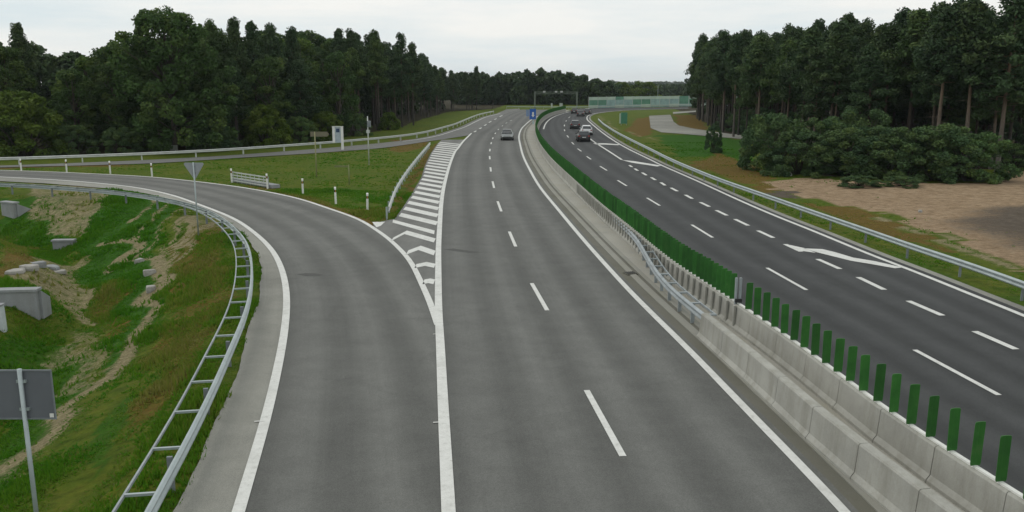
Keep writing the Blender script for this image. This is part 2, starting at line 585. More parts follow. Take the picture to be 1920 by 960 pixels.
r_lane_px = [(2040, 835), (1873, 742), (1715, 657), (1512, 544.5), (1438, 503), (1336, 446), (1297, 422), (1237, 386), (1213, 372), (1175, 349), (1158, 338.5),
             (1138, 320), (1125, 312), (1104, 296), (1087, 282), (1072, 266), (1062, 252), (1057, 240), (1060, 228), (1068, 218), (1083, 211.5), (1110, 207.5)]
r_short_px = [(2090, 738), (1905, 657), (1827, 622), (1766, 593), (1703, 565), (1658, 544), (1610, 521), (1575, 505), (1533, 487), (1501, 472.5), (1472, 458.5),
              (1450, 447), (1421, 433), (1403, 423.5), (1378, 411.5), (1363, 405), (1343, 395), (1330, 388), (1313, 379.5), (1298, 372.5), (1285, 365.5), (1262, 355),
              (1245, 346), (1226, 335.5), (1208, 326), (1194, 318.5), (1184, 312.5)]
r_rail_px = [(2060, 578), (1917, 526), (1840, 499), (1784, 480), (1750, 470), (1690, 450), (1640, 432.5), (1558, 405), (1429, 361), (1350, 334), (1270, 302), (1220, 278),
             (1165, 251), (1135, 233), (1122, 222)]
l_rail_px = [(226, 1040), (273.5, 957), (296.5, 911), (332, 849), (359, 800), (383, 751), (407.5, 700), (424, 662), (438, 630), (450, 605), (464, 563), (470, 521), (469, 482),
             (462, 455), (450, 437), (433, 420), (413, 405), (390, 393), (367, 384.5), (333, 375.5), (297, 368.5), (250, 361.5), (211, 356.5), (156, 352), (109, 348.5), (62, 345.5), (0, 342.5), (-100, 339), (-220, 336)]
far_rail_px = [(-220, 301), (-100, 297.5), (0, 295), (94, 292.3), (156, 290), (234, 287.2), (297, 284.5), (400, 279.5), (480, 274.5), (567, 268.5), (622, 264.5), (670, 260.5), (710, 257), (758, 252),
               (780, 249), (806, 244), (832, 237), (853, 231), (868, 225), (884, 218.5), (900, 213), (926, 207.5)]
island_rail_px = [(728, 387), (740, 355), (757, 327), (780, 297), (806, 267)]

z_line = 0.03
LEFT = line(left_line_px, 0, 1.0, 2)
RIGHT = line(right_line_px, 0, 1.0, 4)
RO = line(ramp_outer_px, 0, 1.0, 4)
RI = line(ramp_inner_px, 0, 1.0, 4)
LEX = line(left_exit_px, 0, 1.0, 4)
REDGE = line(r_edge_px, 0, 1.0, 4)
SLATL = line(slat_px, 0.82, 1.0, 5)
SLATL = [Vector((p.x, p.y, 0)) for p in SLATL]
LRAIL = [Vector((p.x, p.y, 0)) for p in line(l_rail_px, 0.75, 1.0, 4)]
FRAIL = [Vector((p.x, p.y, 0)) for p in line(far_rail_px, 0.75, 1.0, 4)]
RRAIL = [Vector((p.x, p.y, 0)) for p in line(r_rail_px, 0.75, 1.0, 6)]
IRAIL = [Vector((p.x, p.y, 0)) for p in line(island_rail_px, 0.75, 1.0, 3)]
FBAR = [Vector((p.x, p.y, 0)) for p in line(front_bar_px, 0.8, 0.5, 6)]




def back(P, L=16):
    """carry a line on behind the viewer"""
    d_ = (P[0] - P[6]).normalized()
    return [P[0] + d_ * k for k in range(L, 0, -1)] + P


LEFT, RIGHT, RO, REDGE, SLATL, LRAIL, RRAIL = (back(P) for P in (LEFT, RIGHT, RO, REDGE, SLATL, LRAIL, RRAIL))
FBAR = back(FBAR)


# ------------------------------------------------------------------ terrain
def arr(P):
    return np.array([[p.x, p.y] for p in P])


def dist_to(P, X, Y):
    """distance of the points to the polyline, and the side (positive = right of travel)"""
    A = arr(P)
    best = np.full(X.shape, 1e9)
    side = np.zeros(X.shape)
    for a, b in zip(A, A[1:]):
        d = b - a
        L2 = (d ** 2).sum()
        t = np.clip(((X - a[0]) * d[0] + (Y - a[1]) * d[1]) / L2, 0, 1)
        dx, dy = X - (a[0] + t * d[0]), Y - (a[1] + t * d[1])
        q = dx * dx + dy * dy
        m_ = q < best
        best = np.where(m_, q, best)
        side = np.where(m_, np.sign(dx * d[1] - dy * d[0]), side)
    return np.sqrt(best), side


def inside(poly, X, Y):
    r = np.zeros(X.shape, dtype=bool)
    n = len(poly)
    for i in range(n):
        x1, y1 = poly[i][0], poly[i][1]
        x2, y2 = poly[(i + 1) % n][0], poly[(i + 1) % n][1]
        c = ((y1 > Y) != (y2 > Y)) & (X < (x2 - x1) * (Y - y1) / ((y2 - y1) if y2 != y1 else 1e-9) + x1)
        r ^= c
    return r


def vnoise(X, Y, s, seed=0):
    """cheap smooth value noise"""
    x, y = X / s, Y / s
    xi, yi = np.floor(x).astype(np.int64), np.floor(y).astype(np.int64)
    xf, yf = x - xi, y - yi
    def h(a, b):
        v = np.sin(a * 127.1 + b * 311.7 + seed * 74.7) * 43758.5453
        return v - np.floor(v)
    u, v = xf * xf * (3 - 2 * xf), yf * yf * (3 - 2 * yf)
    return (h(xi, yi) * (1 - u) + h(xi + 1, yi) * u) * (1 - v) + (h(xi, yi + 1) * (1 - u) + h(xi + 1, yi + 1) * u) * v


# ramp outside: bank falls to a ditch, then rises to a low field
LRAIL_EXT = [LRAIL[0] + (LRAIL[0] - LRAIL[6]).normalized() * 25] + LRAIL + [LRAIL[-1] + Vector((-150, 6, 0))]
BK = np.array([-50, 0.9, 6.2, 6.9, 7.5, 9.4, 14, 400])
BZ = np.array([0.0, 0.0, -1.85, -2.05, -1.9, -0.75, -0.6, -0.6])


def height(X, Y):
    d, s = dist_to(LRAIL_EXT, X, Y)
    sd_ = np.where(s < 0, d, -d)               # positive outside the rail
    wob = (vnoise(X, Y, 4.0, 3) - 0.5) * 0.9
    z = np.interp(sd_ + np.where(sd_ > 2, wob, 0), BK, BZ)
    rough = 0.16 * vnoise(X, Y, 1.7, 1) + 0.08 * vnoise(X, Y, 0.8, 2)
    z = z - 0.03 - np.where(sd_ > 1.5, rough, 0.04 * vnoise(X, Y, 2.0, 5))
    # right-hand verge falls a little behind the rail
    d2, s2 = dist_to(RRAIL, X, Y)
    out_ = np.where(s2 > 0, d2, 0)
    z = z - np.interp(out_, [0, 1, 4, 8, 30], [0, 0, 0.25, 0.2, 0.0]) * (X > 5) * np.clip((112 - Y) / 20, 0, 1)
    return z


def axis(segs):
    r = [segs[0][0]]
    for a, b, st in segs:
        k = max(1, int(round((b - a) / st)))
        r += [a + (b - a) * (i + 1) / k for i in range(k)]
    return np.array(r)


xs = axis([(-4000, -400, 600), (-400, -120, 28), (-120, -50, 3), (-50, -5.5, 0.28), (-5.5, 60, 1.1), (60, 120, 4), (120, 400, 28), (400, 4000, 600)])
ys = axis([(-60, 4, 8), (4, 60, 0.28), (60, 75, 0.5), (75, 130, 1.0), (130, 300, 2.5), (300, 600, 15), (600, 6000, 300)])
GX, GY = np.meshgrid(xs, ys)
GZ = height(GX, GY)
# hills far off
GZ = GZ + np.where(GY > 1200, 1, 0) * np.interp(GY, [1200, 6000], [0, 4])


def P3(px, z=0.0):
    return [tuple(g(x, y, z)) for x, y in px]


wx = GX + (vnoise(GX, GY, 2.2, 7) - 0.5) * 1.3
wy = GY + (vnoise(GX, GY, 2.2, 8) - 0.5) * 2.2
straw = np.zeros(GX.shape); sand = np.zeros(GX.shape); litter = np.zeros(GX.shape)
rust = np.zeros(GX.shape); bright = np.zeros(GX.shape); soil = np.zeros(GX.shape)


def paint(a, px, z, w):
    a[:] = np.maximum(a, inside(P3(px, z), wx, wy) * w)


def streak(a, px, z, width, w):
    d, _ = dist_to([g(x, y, z) for x, y in px], wx, wy)
    a[:] = np.maximum(a, np.clip(1.3 - d / width, 0, 1) * w)


# outside of the ramp
paint(bright, [(150, 440), (210, 385), (300, 385), (330, 430), (300, 500), (290, 620), (210, 720), (170, 640), (230, 560), (150, 500)], -1.6, 0.85)
paint(bright, [(0, 395), (130, 395), (120, 445), (40, 432), (0, 425)], -1.2, 0.7)
paint(bright, [(0, 620), (120, 600), (180, 700), (60, 850), (0, 900)], -1.2, 0.65)
paint(bright, [(130, 960), (160, 820), (260, 740), (280, 800), (210, 900)], -1.2, 0.6)
paint(rust, [(300, 480), (420, 430), (440, 560), (400, 690), (330, 800), (260, 860), (250, 700), (310, 600)], -0.9, 0.58)
paint(rust, [(0, 420), (70, 420), (60, 480), (40, 510), (0, 520)], -0.7, 0.95)
paint(rust, [(170, 520), (230, 530), (220, 620), (180, 640)], -1.4, 0.7)
paint(straw, [(55, 356), (140, 360), (225, 374), (190, 392), (150, 425), (90, 410), (60, 385)], -0.6, 0.6)
paint(straw, [(60, 470), (150, 450), (160, 520), (190, 560), (150, 560), (110, 530), (30, 520)], -0.9, 0.62)
paint(straw, [(110, 570), (165, 590), (200, 640), (160, 700), (110, 690), (80, 630)], -1.1, 0.5)
paint(straw, [(0, 800), (60, 820), (30, 860), (0, 870)], -1.4, 0.45)
streak(straw, [(195, 468), (225, 470), (262, 492), (282, 520), (283, 560), (272, 620), (235, 690), (185, 745), (150, 790), (90, 850), (20, 905), (-60, 940)], -1.95, 0.4, 1.0)
streak(straw, [(282, 515), (283, 555), (274, 600)], -1.95, 0.5, 1.0)
streak(straw, [(140, 790), (60, 870), (0, 930)], -1.9, 0.7, 0.5)
for a, b in (((320, 392), (215, 468)), ((345, 402), (262, 470)), ((365, 412), (285, 492)), ((372, 425), (300, 500)), ((395, 440), (330, 492)), ((400, 432), (340, 470)),
             ((300, 385), (250, 420))):
    streak(straw, [(a[0], a[1]), ((a[0] + b[0]) / 2 + 6, (a[1] + b[1]) / 2 - 3), b], -0.7, 0.2, 1.0)
paint(straw, [(350, 425), (400, 425), (410, 450), (350, 480)], -0.7, 0.45)
# island
paint(rust, [(640, 395), (740, 385), (760, 340), (800, 280), (825, 265), (735, 420), (700, 420)], 0, 0.7)
paint(rust, [(735, 262), (812, 260), (800, 275), (760, 284), (728, 282)], 0, 0.95)
streak(rust, [(700, 424), (650, 398), (600, 380), (540, 362), (470, 348)], 0, 0.9, 0.75)
streak(rust, [(0, 314), (100, 312), (250, 309)], 0, 1.4, 0.75)
paint(bright, [(500, 295), (720, 285), (700, 330), (620, 330)], 0, 0.35)
# right side
paint(rust, [(1175, 245), (1190, 222), (1225, 218), (1228, 250), (1200, 256)], 0, 0.95)
paint(rust, [(1290, 305), (1340, 285), (1400, 300), (1440, 320), (1480, 345), (1440, 356), (1370, 330)], 0, 0.95)
paint(rust, [(1265, 215), (1310, 215), (1330, 245), (1270, 236)], 0, 0.8)
paint(rust, [(1500, 372), (1600, 378), (1720, 425), (1820, 470), (1760, 468), (1640, 425), (1540, 395)], 0, 0.75)
paint(bright, [(1225, 252), (1300, 252), (1400, 262), (1420, 300), (1340, 290), (1270, 292)], 0, 0.8)
paint(bright, [(1640, 500), (1640, 455), (1740, 490), (1920, 560), (1920, 585)], 0, 0.5)
paint(sand, [(1445, 336), (1500, 328), (1700, 340), (1845, 338), (1920, 318), (2300, 318), (2300, 560), (1920, 498), (1860, 462), (1790, 436), (1700, 405), (1600, 378), (1500, 362), (1460, 350)], 0, 1.0)
paint(soil, [(1760, 408), (1820, 385), (2200, 372), (2200, 440), (1920, 470), (1870, 450)], 0, 0.8)
for _ in range(14):
    soil[1:-1, 1:-1] = (soil[1:-1, 1:-1] * 2 + soil[:-2, 1:-1] + soil[2:, 1:-1] + soil[1:-1, :-2] + soil[1:-1, 2:]) / 6
paint(soil, [(1440, 352), (1480, 350), (1510, 362), (1470, 368)], 0, 0.9)
paint(straw, [(1600, 380), (1700, 408), (1800, 442), (1920, 500), (1920, 512), (1790, 455), (1700, 420)], 0, 0.7)
streak(straw, [(2080, 668), (1917, 596), (1800, 549), (1690, 504), (1533, 440), (1385, 378), (1242, 313), (1145, 262)], 0, 1.1, 0.66)
streak(straw, [(1225, 262), (1150, 238), (1122, 216)], 0, 0.8, 0.6)
# forest floor
WOOD_L = [(-400, 302), (-100, 297), (0, 291), (150, 288), (300, 284), (450, 276), (560, 266), (640, 256), (700, 247), (760, 234), (800, 221), (845, 209), (925, 204)]
WOOD_R = [(1298, 214), (1318, 228), (1345, 243), (1400, 263), (1450, 280), (1520, 294), (1650, 307), (1760, 313), (1860, 316), (1960, 316), (2300, 318)]
wl_poly = [tuple(g(x, y)) for x, y in WOOD_L] + [(20, 600, 0), (-500, 600, 0)]
wr_poly = [tuple(g(x, y)) for x, y in WOOD_R] + [(400, 300, 0), (60, 400, 0)]
litter = np.maximum(litter, inside(wl_poly, wx, wy) * 1.0)
litter = np.maximum(litter, inside(wr_poly, wx, wy) * 1.0)
litter = np.maximum(litter, (GY > 620) * 0.8)
ny, nx = GX.shape
V = np.stack([GX.ravel(), GY.ravel(), GZ.ravel()], 1)
idx = np.arange(ny * nx).reshape(ny, nx)
Fq = np.stack([idx[:-1, :-1].ravel(), idx[:-1, 1:].ravel(), idx[1:, 1:].ravel(), idx[1:, :-1].ravel()], 1)


def big_mesh(name, V, Fq, mat, parent=None, attrs=None, smooth_=False):
    me = bpy.data.meshes.new(name)
    me.vertices.add(len(V)); me.vertices.foreach_set('co', np.asarray(V, dtype=np.float32).ravel())
    k = Fq.shape[1]
    me.loops.add(Fq.size); me.loops.foreach_set('vertex_index', Fq.astype(np.int32).ravel())
    me.polygons.add(len(Fq)); me.polygons.foreach_set('loop_start', np.arange(0, Fq.size, k, dtype=np.int32))
    if smooth_:
        me.polygons.foreach_set('use_smooth', np.ones(len(Fq), dtype=bool))
    me.materials.append(mat)
    for nm, (kind, data) in (attrs or {}).items():
        a = me.attributes.new(nm, kind, 'POINT')
        if kind == 'FLOAT':
            a.data.foreach_set('value', np.asarray(data, dtype=np.float32))
        else:
            a.data.foreach_set('color', np.asarray(data, dtype=np.float32).ravel())
    me.update(calc_edges=True)
    return link(bpy.data.objects.new(name, me), parent)


one = np.ones(ny * nx)
ground = big_mesh('ground', V, Fq, M['ground'], attrs={
    'cover': ('FLOAT_COLOR', np.stack([straw.ravel(), sand.ravel(), litter.ravel(), one], 1)),
    'cover_more': ('FLOAT_COLOR', np.stack([rust.ravel(), bright.ravel(), soil.ravel(), one], 1))}, smooth_=True)
ground['kind'] = 'structure'


def hz(x, y):
    return float(height(np.array([[x]]), np.array([[y]]))[0, 0])


def gh(x, y, z=-0.7):
    """survey point on the real terrain"""
    for _ in range(14):
        p = g(x, y, z)
        z += 0.5 * (hz(p.x, p.y) - z)
    return g(x, y, z)


# ------------------------------------------------------------------ roads
def struct(o):
    o['kind'] = 'structure'
    return o


def strip(name, A, B, z, mat, across=6, u0=0.0, n=None):
    n = n or max(len(A), len(B))
    A, B = resample(A, n=n), resample(B, n=n)
    V, uv, Fc = [], [], []
    s = 0.0
    for i in range(n):
        if i:
            s += (A[i] - A[i - 1]).length
        w = (B[i] - A[i]).length
        for k in range(across + 1):
            p = A[i].lerp(B[i], k / across)
            V.append((p.x, p.y, z))
            uv.append((u0 + w * k / across, s))
    for i in range(n - 1):
        for k in range(across):
            a = i * (across + 1) + k
            Fc.append((a, a + 1, a + across + 2, a + across + 1))
    # faces wound upwards
    e1, e2 = Vector(V[Fc[0][1]]) - Vector(V[Fc[0][0]]), Vector(V[Fc[0][2]]) - Vector(V[Fc[0][0]])
    if e1.cross(e2).z < 0:
        Fc = [f[::-1] for f in Fc]
    return struct(mesh(name, V, Fc, mat, uv=uv))


def part_line(P, y0, y1):
    return [p for p in P if y0 <= p.y <= y1]


FARX = [Vector((p.x, p.y, 0)) for p in FRAIL]
# left carriageway: from the wide line (and, past the nose, the exit line) to the median gutter
LC = LEFT + LEX[1:]
strip('road', offset(LC, 0.0), offset(RIGHT, 0.28), 0.012, M['asph_l'], 8, 0.0, 300)
# ramp
ri_full = [p for p in LEFT if p.y < RI[0].y] + RI
strip('ramp_road', offset(RO, 0.0), ri_full, 0.008, M['asph_ramp'], 8, 0.0, 260)
edge_px = [(300, 985), (329, 938), (370, 876), (397, 816), (420, 754), (442, 700), (463, 640), (480, 587), (490, 533), (488, 493), (477, 462), (460, 440), (440, 424), (415, 408),
           (384, 394), (340, 381), (290, 366), (240, 358), (187, 352), (133, 347), (70, 343), (0, 340), (-80, 337), (-200, 334)]
SHE = back(line([(250, 1060)] + edge_px, 0, 1.0, 4))
SHE = [p + n_ * ((float(vnoise(np.array([p.x]), np.array([p.y]), 2.1, 40)[0]) - 0.5) * 0.22 + R.uniform(-.015, .015)) for p, n_ in zip(resample(SHE, step=0.35), normals(resample(SHE, step=0.35)))]
strip('ramp_shoulder', SHE, RO, 0.004, M['asph_s'], 5, 0, 620)
# hatched nose between the ramp and the carriageway
nose_l_px = [(828, 262), (820, 270), (808, 287), (797, 310), (790, 333), (780, 350), (770, 367), (757, 387), (740, 411), (722, 414), (699, 420)]
nose = [g(x, y) for x, y in nose_l_px] + [p for p in reversed(RI) if p.y < g(703, 429).y and p.y > RI[0].y] + \
       [p for p in LEFT if RI[0].y < p.y] + [g(870, 262), g(845, 262)]
me_n = MB().add([(p.x, p.y, 0.0165) for p in nose], [tuple(range(len(nose)))])
ns = mesh('hatched_nose', me_n.V, me_n.F, M['asph_far'], uv=[(v.x, v.y) for v in me_n.V])
struct(ns)
# road behind the island, widening into the exit lane
low_px = [(-220, 320), (0, 314), (100, 311.5), (200, 309), (300, 305.5), (430, 297), (577, 288), (620, 285), (680, 280.5), (720, 277), (760, 271.5), (810, 264), (845, 259), (880, 253), (900, 243), (925, 227), (950, 215), (975, 208)]
LOW = line(low_px, 0, 1.0, 3)
UP = offset(FRAIL, 0.7)
UP = UP + [g(950, 205), g(975, 203.5)]
strip('loop_road', UP, LOW, 0.006, M['asph_far'], 6, 0, 220)
# right carriageway: from the median to past the right-hand line
SL_R = offset(SLATL, 0.35)
SL_R = SL_R + [g(1085, 203.2), g(1140, 202), g(1290, 201)]
RE_O = offset(REDGE, 0.45)
strip('right_road', SL_R, RE_O, 0.010, M['asph_r'], 10, 0, 300)
strip('right_shoulder', RE_O, offset(REDGE, 0.85), 0.005, M['asph_s'], 2, 0, 300)
# median paving with a gutter channel
GI = offset(RIGHT, 0.28)
med_a = offset(RIGHT, 1.25)
strip('median_paving', med_a, offset(SLATL, 0.34), 0.014, M['conc_pave'], 6, 0, 300)
strip('gutter', GI, offset(RIGHT, 0.62), 0.007, M['gutter'], 2, 0, 300)
c_ = MB().sweep([p + Vector((0, 0, 0.0)) for p in offset(RIGHT, 0.62)], [(0, -0.05), (0, 0.035), (0.27, 0.05), (0.27, -0.05)]).build('gutter_edging', M['curb'])
struct(c_)
strip('gutter_channel', offset(RIGHT, 0.89), offset(RIGHT, 1.06), 0.009, M['gutter'], 1, 0, 300)
c_ = MB().sweep(offset(RIGHT, 1.06), [(0, -0.05), (0, 0.04), (0.2, 0.045), (0.2, -0.05)]).build('gutter_edging', M['curb'])
struct(c_)

# paved pad and farm tracks on the right
pad = [(1217, 217), (1257, 215), (1263, 228), (1272, 235), (1300, 241), (1340, 247), (1420, 257), (1420, 263), (1340, 256), (1280, 251), (1240, 248), (1220, 240)]
mesh('path', [tuple(g(x, y, 0.02)) for x, y in pad], [tuple(range(len(pad)))], M['asph_s'], uv=[(0, 0)] * len(pad))['kind'] = 'structure'
pad2 = [(1262, 210), (1310, 207), (1310, 209.5), (1262, 213.5)]
mesh('path', [tuple(g(x, y, 0.02)) for x, y in pad2], [(0, 1, 2, 3)], M['asph_s'], uv=[(0, 0)] * 4)['kind'] = 'structure'
for o in COL.objects:
    if o.name.startswith('path') or o.name.startswith('hatched'):
        if o.data.polygons[0].normal.z < 0:
            o.data.flip_normals()


# ------------------------------------------------------------------ painted markings
def band(P, w, z):
    A, B = offset(P, -w / 2), offset(P, w / 2)
    V = [(p.x, p.y, z) for q in zip(A, B) for p in q]
    return V, [(2 * i, 2 * i + 1, 2 * i + 3, 2 * i + 2) for i in range(len(P) - 1)]


def marking(name, bands):
    b = MB()
    for V, Fc in bands:
        b.add(V, Fc)
    o = b.build(name, M['paint'])
    me = o.data
    flip = [p.index for p in me.polygons if p.normal.z < 0]
    if len(flip) > len(me.polygons) / 2:
        me.flip_normals()
    return struct(o)


marking('edge_line', [band(RO, 0.25, 0.024)])
marking('edge_line', [band(LEFT, 0.27, 0.028)])
marking('edge_line', [band(RI, 0.24, 0.024)])
marking('edge_line', [band(RIGHT, 0.22, 0.024)])
marking('edge_line', [band(REDGE, 0.24, 0.024)])
marking('edge_line', [band(offset(SLATL, 1.15)[156:], 0.24, 0.024)])
marking('edge_line', [band(offset(FRAIL, 1.7)[60:], 0.2, 0.024)])


def dash(p0, p1, w=0.16, z=0.024):
    a, b = g(*p0), g(*p1)
    P = [a, a.lerp(b, 0.5), b]
    return band(P, w, z)


bands = [dash((1168, 857), (1100, 733)), dash((1026, 583), (997, 532)), dash((967, 463), (955, 435)), dash((940, 397), (933, 378)),
         dash((926.5, 353), (923.5, 340.5)), dash((920.5, 322), (919.5, 314)), dash((918.5, 299), (918, 293)), dash((918.3, 284), (918.8, 279.5)),
         dash((920.5, 270.5), (921.5, 267)), dash((923.5, 261), (924.5, 258)), dash((928, 251.5), (929.5, 249)), dash((933.5, 244), (935.5, 242)), dash((1330, 1130), (1250, 1005)),
         dash((941, 237), (943, 235.5)), dash((948, 231.5), (951, 230)), dash((956, 227), (960, 225.5))]
marking('lane_dashes', bands)
RL = line(r_lane_px, 0, 0.5, 4)
pos = [((1873, 742), (1715, 657)), ((1512, 544.5), (1438, 503)), ((1336, 446), (1297, 422)), ((1237, 386), (1213, 371.5)), ((1175, 349), (1158, 338.5)), ((1138, 320), (1125, 312)),
       ((1108, 299), (1100, 293.5)), ((1090, 284), (1083, 279)), ((1076, 271), (1072, 267)), ((1066, 258), (1063, 254)), ((1059, 246), (1058, 243)), ((1058, 237), (1058.5, 234)),
       ((1061, 228), (1062, 226)), ((1066, 221), (1069, 219)), ((2290, 965), (2060, 845))]
marking('lane_dashes', [dash(*p, w=0.16, z=0.022) for p in pos])
pos = [((1905, 656), (1827, 622)), ((1767, 592.5), (1703, 565)), ((1658, 544), (1609, 520.5)), ((1575, 505), (1533, 486.5)), ((1502, 472.5), (1472, 458.5)), ((1450, 446.5), (1421, 433)),
       ((1403, 423.5), (1378, 411.5)), ((1363, 404.5), (1343, 394.8)), ((1330, 388), (1313, 379.7)), ((1298, 373), (1285, 365.8)), ((1270, 359), (1258, 352.5)), ((1247, 348), (1239, 342.5)),
       ((1229, 338), (1221, 333)), ((1212, 329), (1204, 324)), ((1196, 320.5), (1190, 316.5)), ((1185, 313.5), (1180, 310)), ((2110, 750), (1985, 693))]
marking('short_dashes', [dash(*p, w=0.24, z=0.022) for p in pos])
pos = [((889, 248), (893, 245.5)), ((899, 242), (903, 239.5)), ((908, 236), (912, 233.5)), ((917, 230), (921, 227.5)), ((927, 224.5), (931, 222.5)), ((937, 219), (942, 216.5))]
marking('short_dashes', [dash(*p, w=0.28, z=0.026) for p in pos])
# stencil ticks beside the lines
marking('line_ticks', [dash((812, 628), (824, 627), 0.05, 0.03), dash((812, 794), (830, 793), 0.05, 0.03), dash((477, 792), (497, 791), 0.05, 0.03)])


def polymark(name, polys, z=0.026, lift=0):
    b = MB()
    for px in polys:
        V = [g(x, y) for x, y in px]
        V = [(v.x, v.y, z) for v in V]
        s = sum(V[i][0] * V[(i + 1) % len(V)][1] - V[(i + 1) % len(V)][0] * V[i][1] for i in range(len(V)))
        if s < 0:
            V = V[::-1]
        b.add(V, [tuple(range(len(V)))])
    return struct(b.build(name, M['paint']))


polymark('merge_arrow', [[(1506, 466.5), (1542, 468), (1565, 473.5), (1600, 484), (1640, 490.5), (1692, 502.5), (1678, 504), (1630, 495.5), (1596, 490), (1562, 481.5), (1532, 474)],
                         [(1480, 460), (1508, 466), (1530, 475), (1500, 471)]])
polymark('merge_arrow', [[(1166, 300.5), (1188, 302.5), (1210, 306), (1240, 311), (1232, 312.5), (1205, 308.5), (1185, 305.5)],
                         [(1112, 269), (1135, 269), (1162, 271), (1159, 272.5), (1135, 271.3), (1118, 271.3)]])
marking('gore_line', [band(line([(1090, 248), (1103, 258), (1118, 269), (1140, 283), (1166, 300)], 0, 1, 3), 0.24, 0.026)])
# bars of the hatched nose
hp = []
LFT = [p for p in LEFT if p.y > 34]
nl = [g(x, y) for x, y in nose_l_px]


def left_bound(y):
    for a, b in zip(nl, nl[1:]):
        lo, hi = min(a.y, b.y), max(a.y, b.y)
        if lo <= y <= hi and hi > lo:
            return a.x + (b.x - a.x) * (y - a.y) / (b.y - a.y)
    return None


def x_left(y):
    for a, b in zip(LEFT, LEFT[1:]):
        if a.y <= y <= b.y:
            return a.x + (b.x - a.x) * (y - a.y) / (b.y - a.y)


b = MB()
y = g(814, 423).y
while y < 116:
    xr = x_left(y + 0.7) - 0.16
    # walk up-left until the nose boundary
    t = 0.0
    while t < 8:
        yy = y + 0.7 + t * 0.79
        lb = left_bound(yy)
        if lb is None or xr - t * 0.6 < lb + 0.15:
            break
        t += 0.05
    if t > 0.5:
        q = [(xr, y), (xr, y + 1.35), (xr - 0.6 * t, y + 1.35 + 0.79 * t), (xr - 0.6 * t, y + 0.79 * t)]
        b.add([(a_, b_, 0.024) for a_, b_ in q], [(0, 1, 2, 3)])
    y += 2.95
q = [g(737, 412.5), g(736, 418), g(814, 440), g(815, 433)]
b.add([(v.x, v.y, 0.024) for v in q], [(0, 1, 2, 3)])
for ap, lf, rt in (((763, 433), (738, 446), (817, 448)), ((789, 461.5), (766, 470), (817, 471)), ((800, 492), (781, 496), (817, 495.5)), ((807, 523), (796, 525), (816, 525))):
    A, L_, R_ = g(*ap), g(*lf), g(*rt)
    for E in (L_, R_):
        th = 1.12 if ap[1] < 480 else 0.85
        q = [(A.x, A.y), (A.x, A.y - th), (E.x, E.y - th), (E.x, E.y)]
        s = sum(q[i][0] * q[(i + 1) % 4][1] - q[(i + 1) % 4][0] * q[i][1] for i in range(4))
        if s < 0:
            q = q[::-1]
        b.add([(a_, b_, 0.024) for a_, b_ in q], [(0, 1, 2, 3)])
q = [g(698, 417), g(722, 416.5), g(714, 424), g(706, 427)]
b.add([(v.x, v.y, 0.024) for v in q], [(0, 3, 2, 1)])
hm = b.build('hatch_bars', M['paint'])
struct(hm)
for p in hm.data.polygons:
    if p.normal.z < 0:
        p.flip()

# dark tar smears on the asphalt
def smear(px, z):
    V = [g(x, y) for x, y in px]
    V = [(v.x, v.y, z) for v in V]
    s_ = sum(V[i][0] * V[(i + 1) % len(V)][1] - V[(i + 1) % len(V)][0] * V[i][1] for i in range(len(V)))
    if s_ < 0:
        V = V[::-1]
    return struct(mesh('tar_smear', V, [tuple(range(len(V)))], simple('tar', (0.075, 0.075, 0.07), 0.9, 0.15, 8)))


smear([(555, 515), (572, 512.5), (590, 513), (606, 515), (598, 518), (575, 518.5)], 0.0121)
smear([(832, 468), (850, 466.5), (875, 470), (905, 474), (880, 474.5), (850, 471)], 0.0161)
p = g(1182, 514)
t = thing('drain_grate', 'small dark drain grate in the median gutter', 'drain', (p.x, p.y, 0.03), 0.3)
MB().box((0, 0, 0.0), (0.5, 0.5, 0.05)).build('frame', M['gutter'], t)
for k in range(5):
    MB().box((-0.18 + k * 0.09, 0, 0.035), (0.035, 0.42, 0.02)).build('bar', M['black'], t)

# ------------------------------------------------------------------ steel guard rails
WPROF = [(0.0, 0.75), (0.035, 0.745), (0.085, 0.70), (0.085, 0.665), (0.03, 0.615), (0.03, 0.585), (0.085, 0.535), (0.085, 0.50), (0.035, 0.455), (0.0, 0.45),
         (-0.006, 0.455), (0.025, 0.465), (0.07, 0.505), (0.07, 0.53), (0.018, 0.58), (0.018, 0.62), (0.07, 0.67), (0.07, 0.695), (0.025, 0.735), (-0.006, 0.745)]


def flipx(prof):
    return [(-a, b_) for a, b_ in prof][::-1]


def posts(P, step, off, mat, parent, size=(0.06, 0.11), top=0.72, limit=100, name='post'):
    Q = resample(offset(P, off), step=step)
    N = normals(Q)
    rest = MB()
    cnt = 0
    for p, n_ in zip(Q, N):
        zb = min(hz(p.x, p.y), 0) - 0.1
        rz = math.atan2(n_.y, n_.x)
        if cnt < limit:
            MB().box((p.x, p.y, (top + zb) / 2), (size[1], size[0], top - zb), rz).build(name, mat, parent)
        else:
            rest.box((p.x, p.y, (top + zb) / 2), (size[1], size[0], top - zb), rz)
        cnt += 1
    if rest.V:
        o = rest.build(name, mat, parent)
        o['kind'] = 'stuff'


def at_origin(t):
    return t


t = thing('guardrail', 'silver ladder-like steel guardrail curving round the outside of the ramp above the ditch', 'guardrail')
MB().sweep(LRAIL, WPROF).build('beam', M['galv'], t)
RB = offset(LRAIL, -0.56)
MB().sweep(RB, [(-0.02, 0.66), (-0.02, 0.72), (0.02, 0.72), (0.02, 0.66)]).build('rear_bar', M['galv_mid'], t)
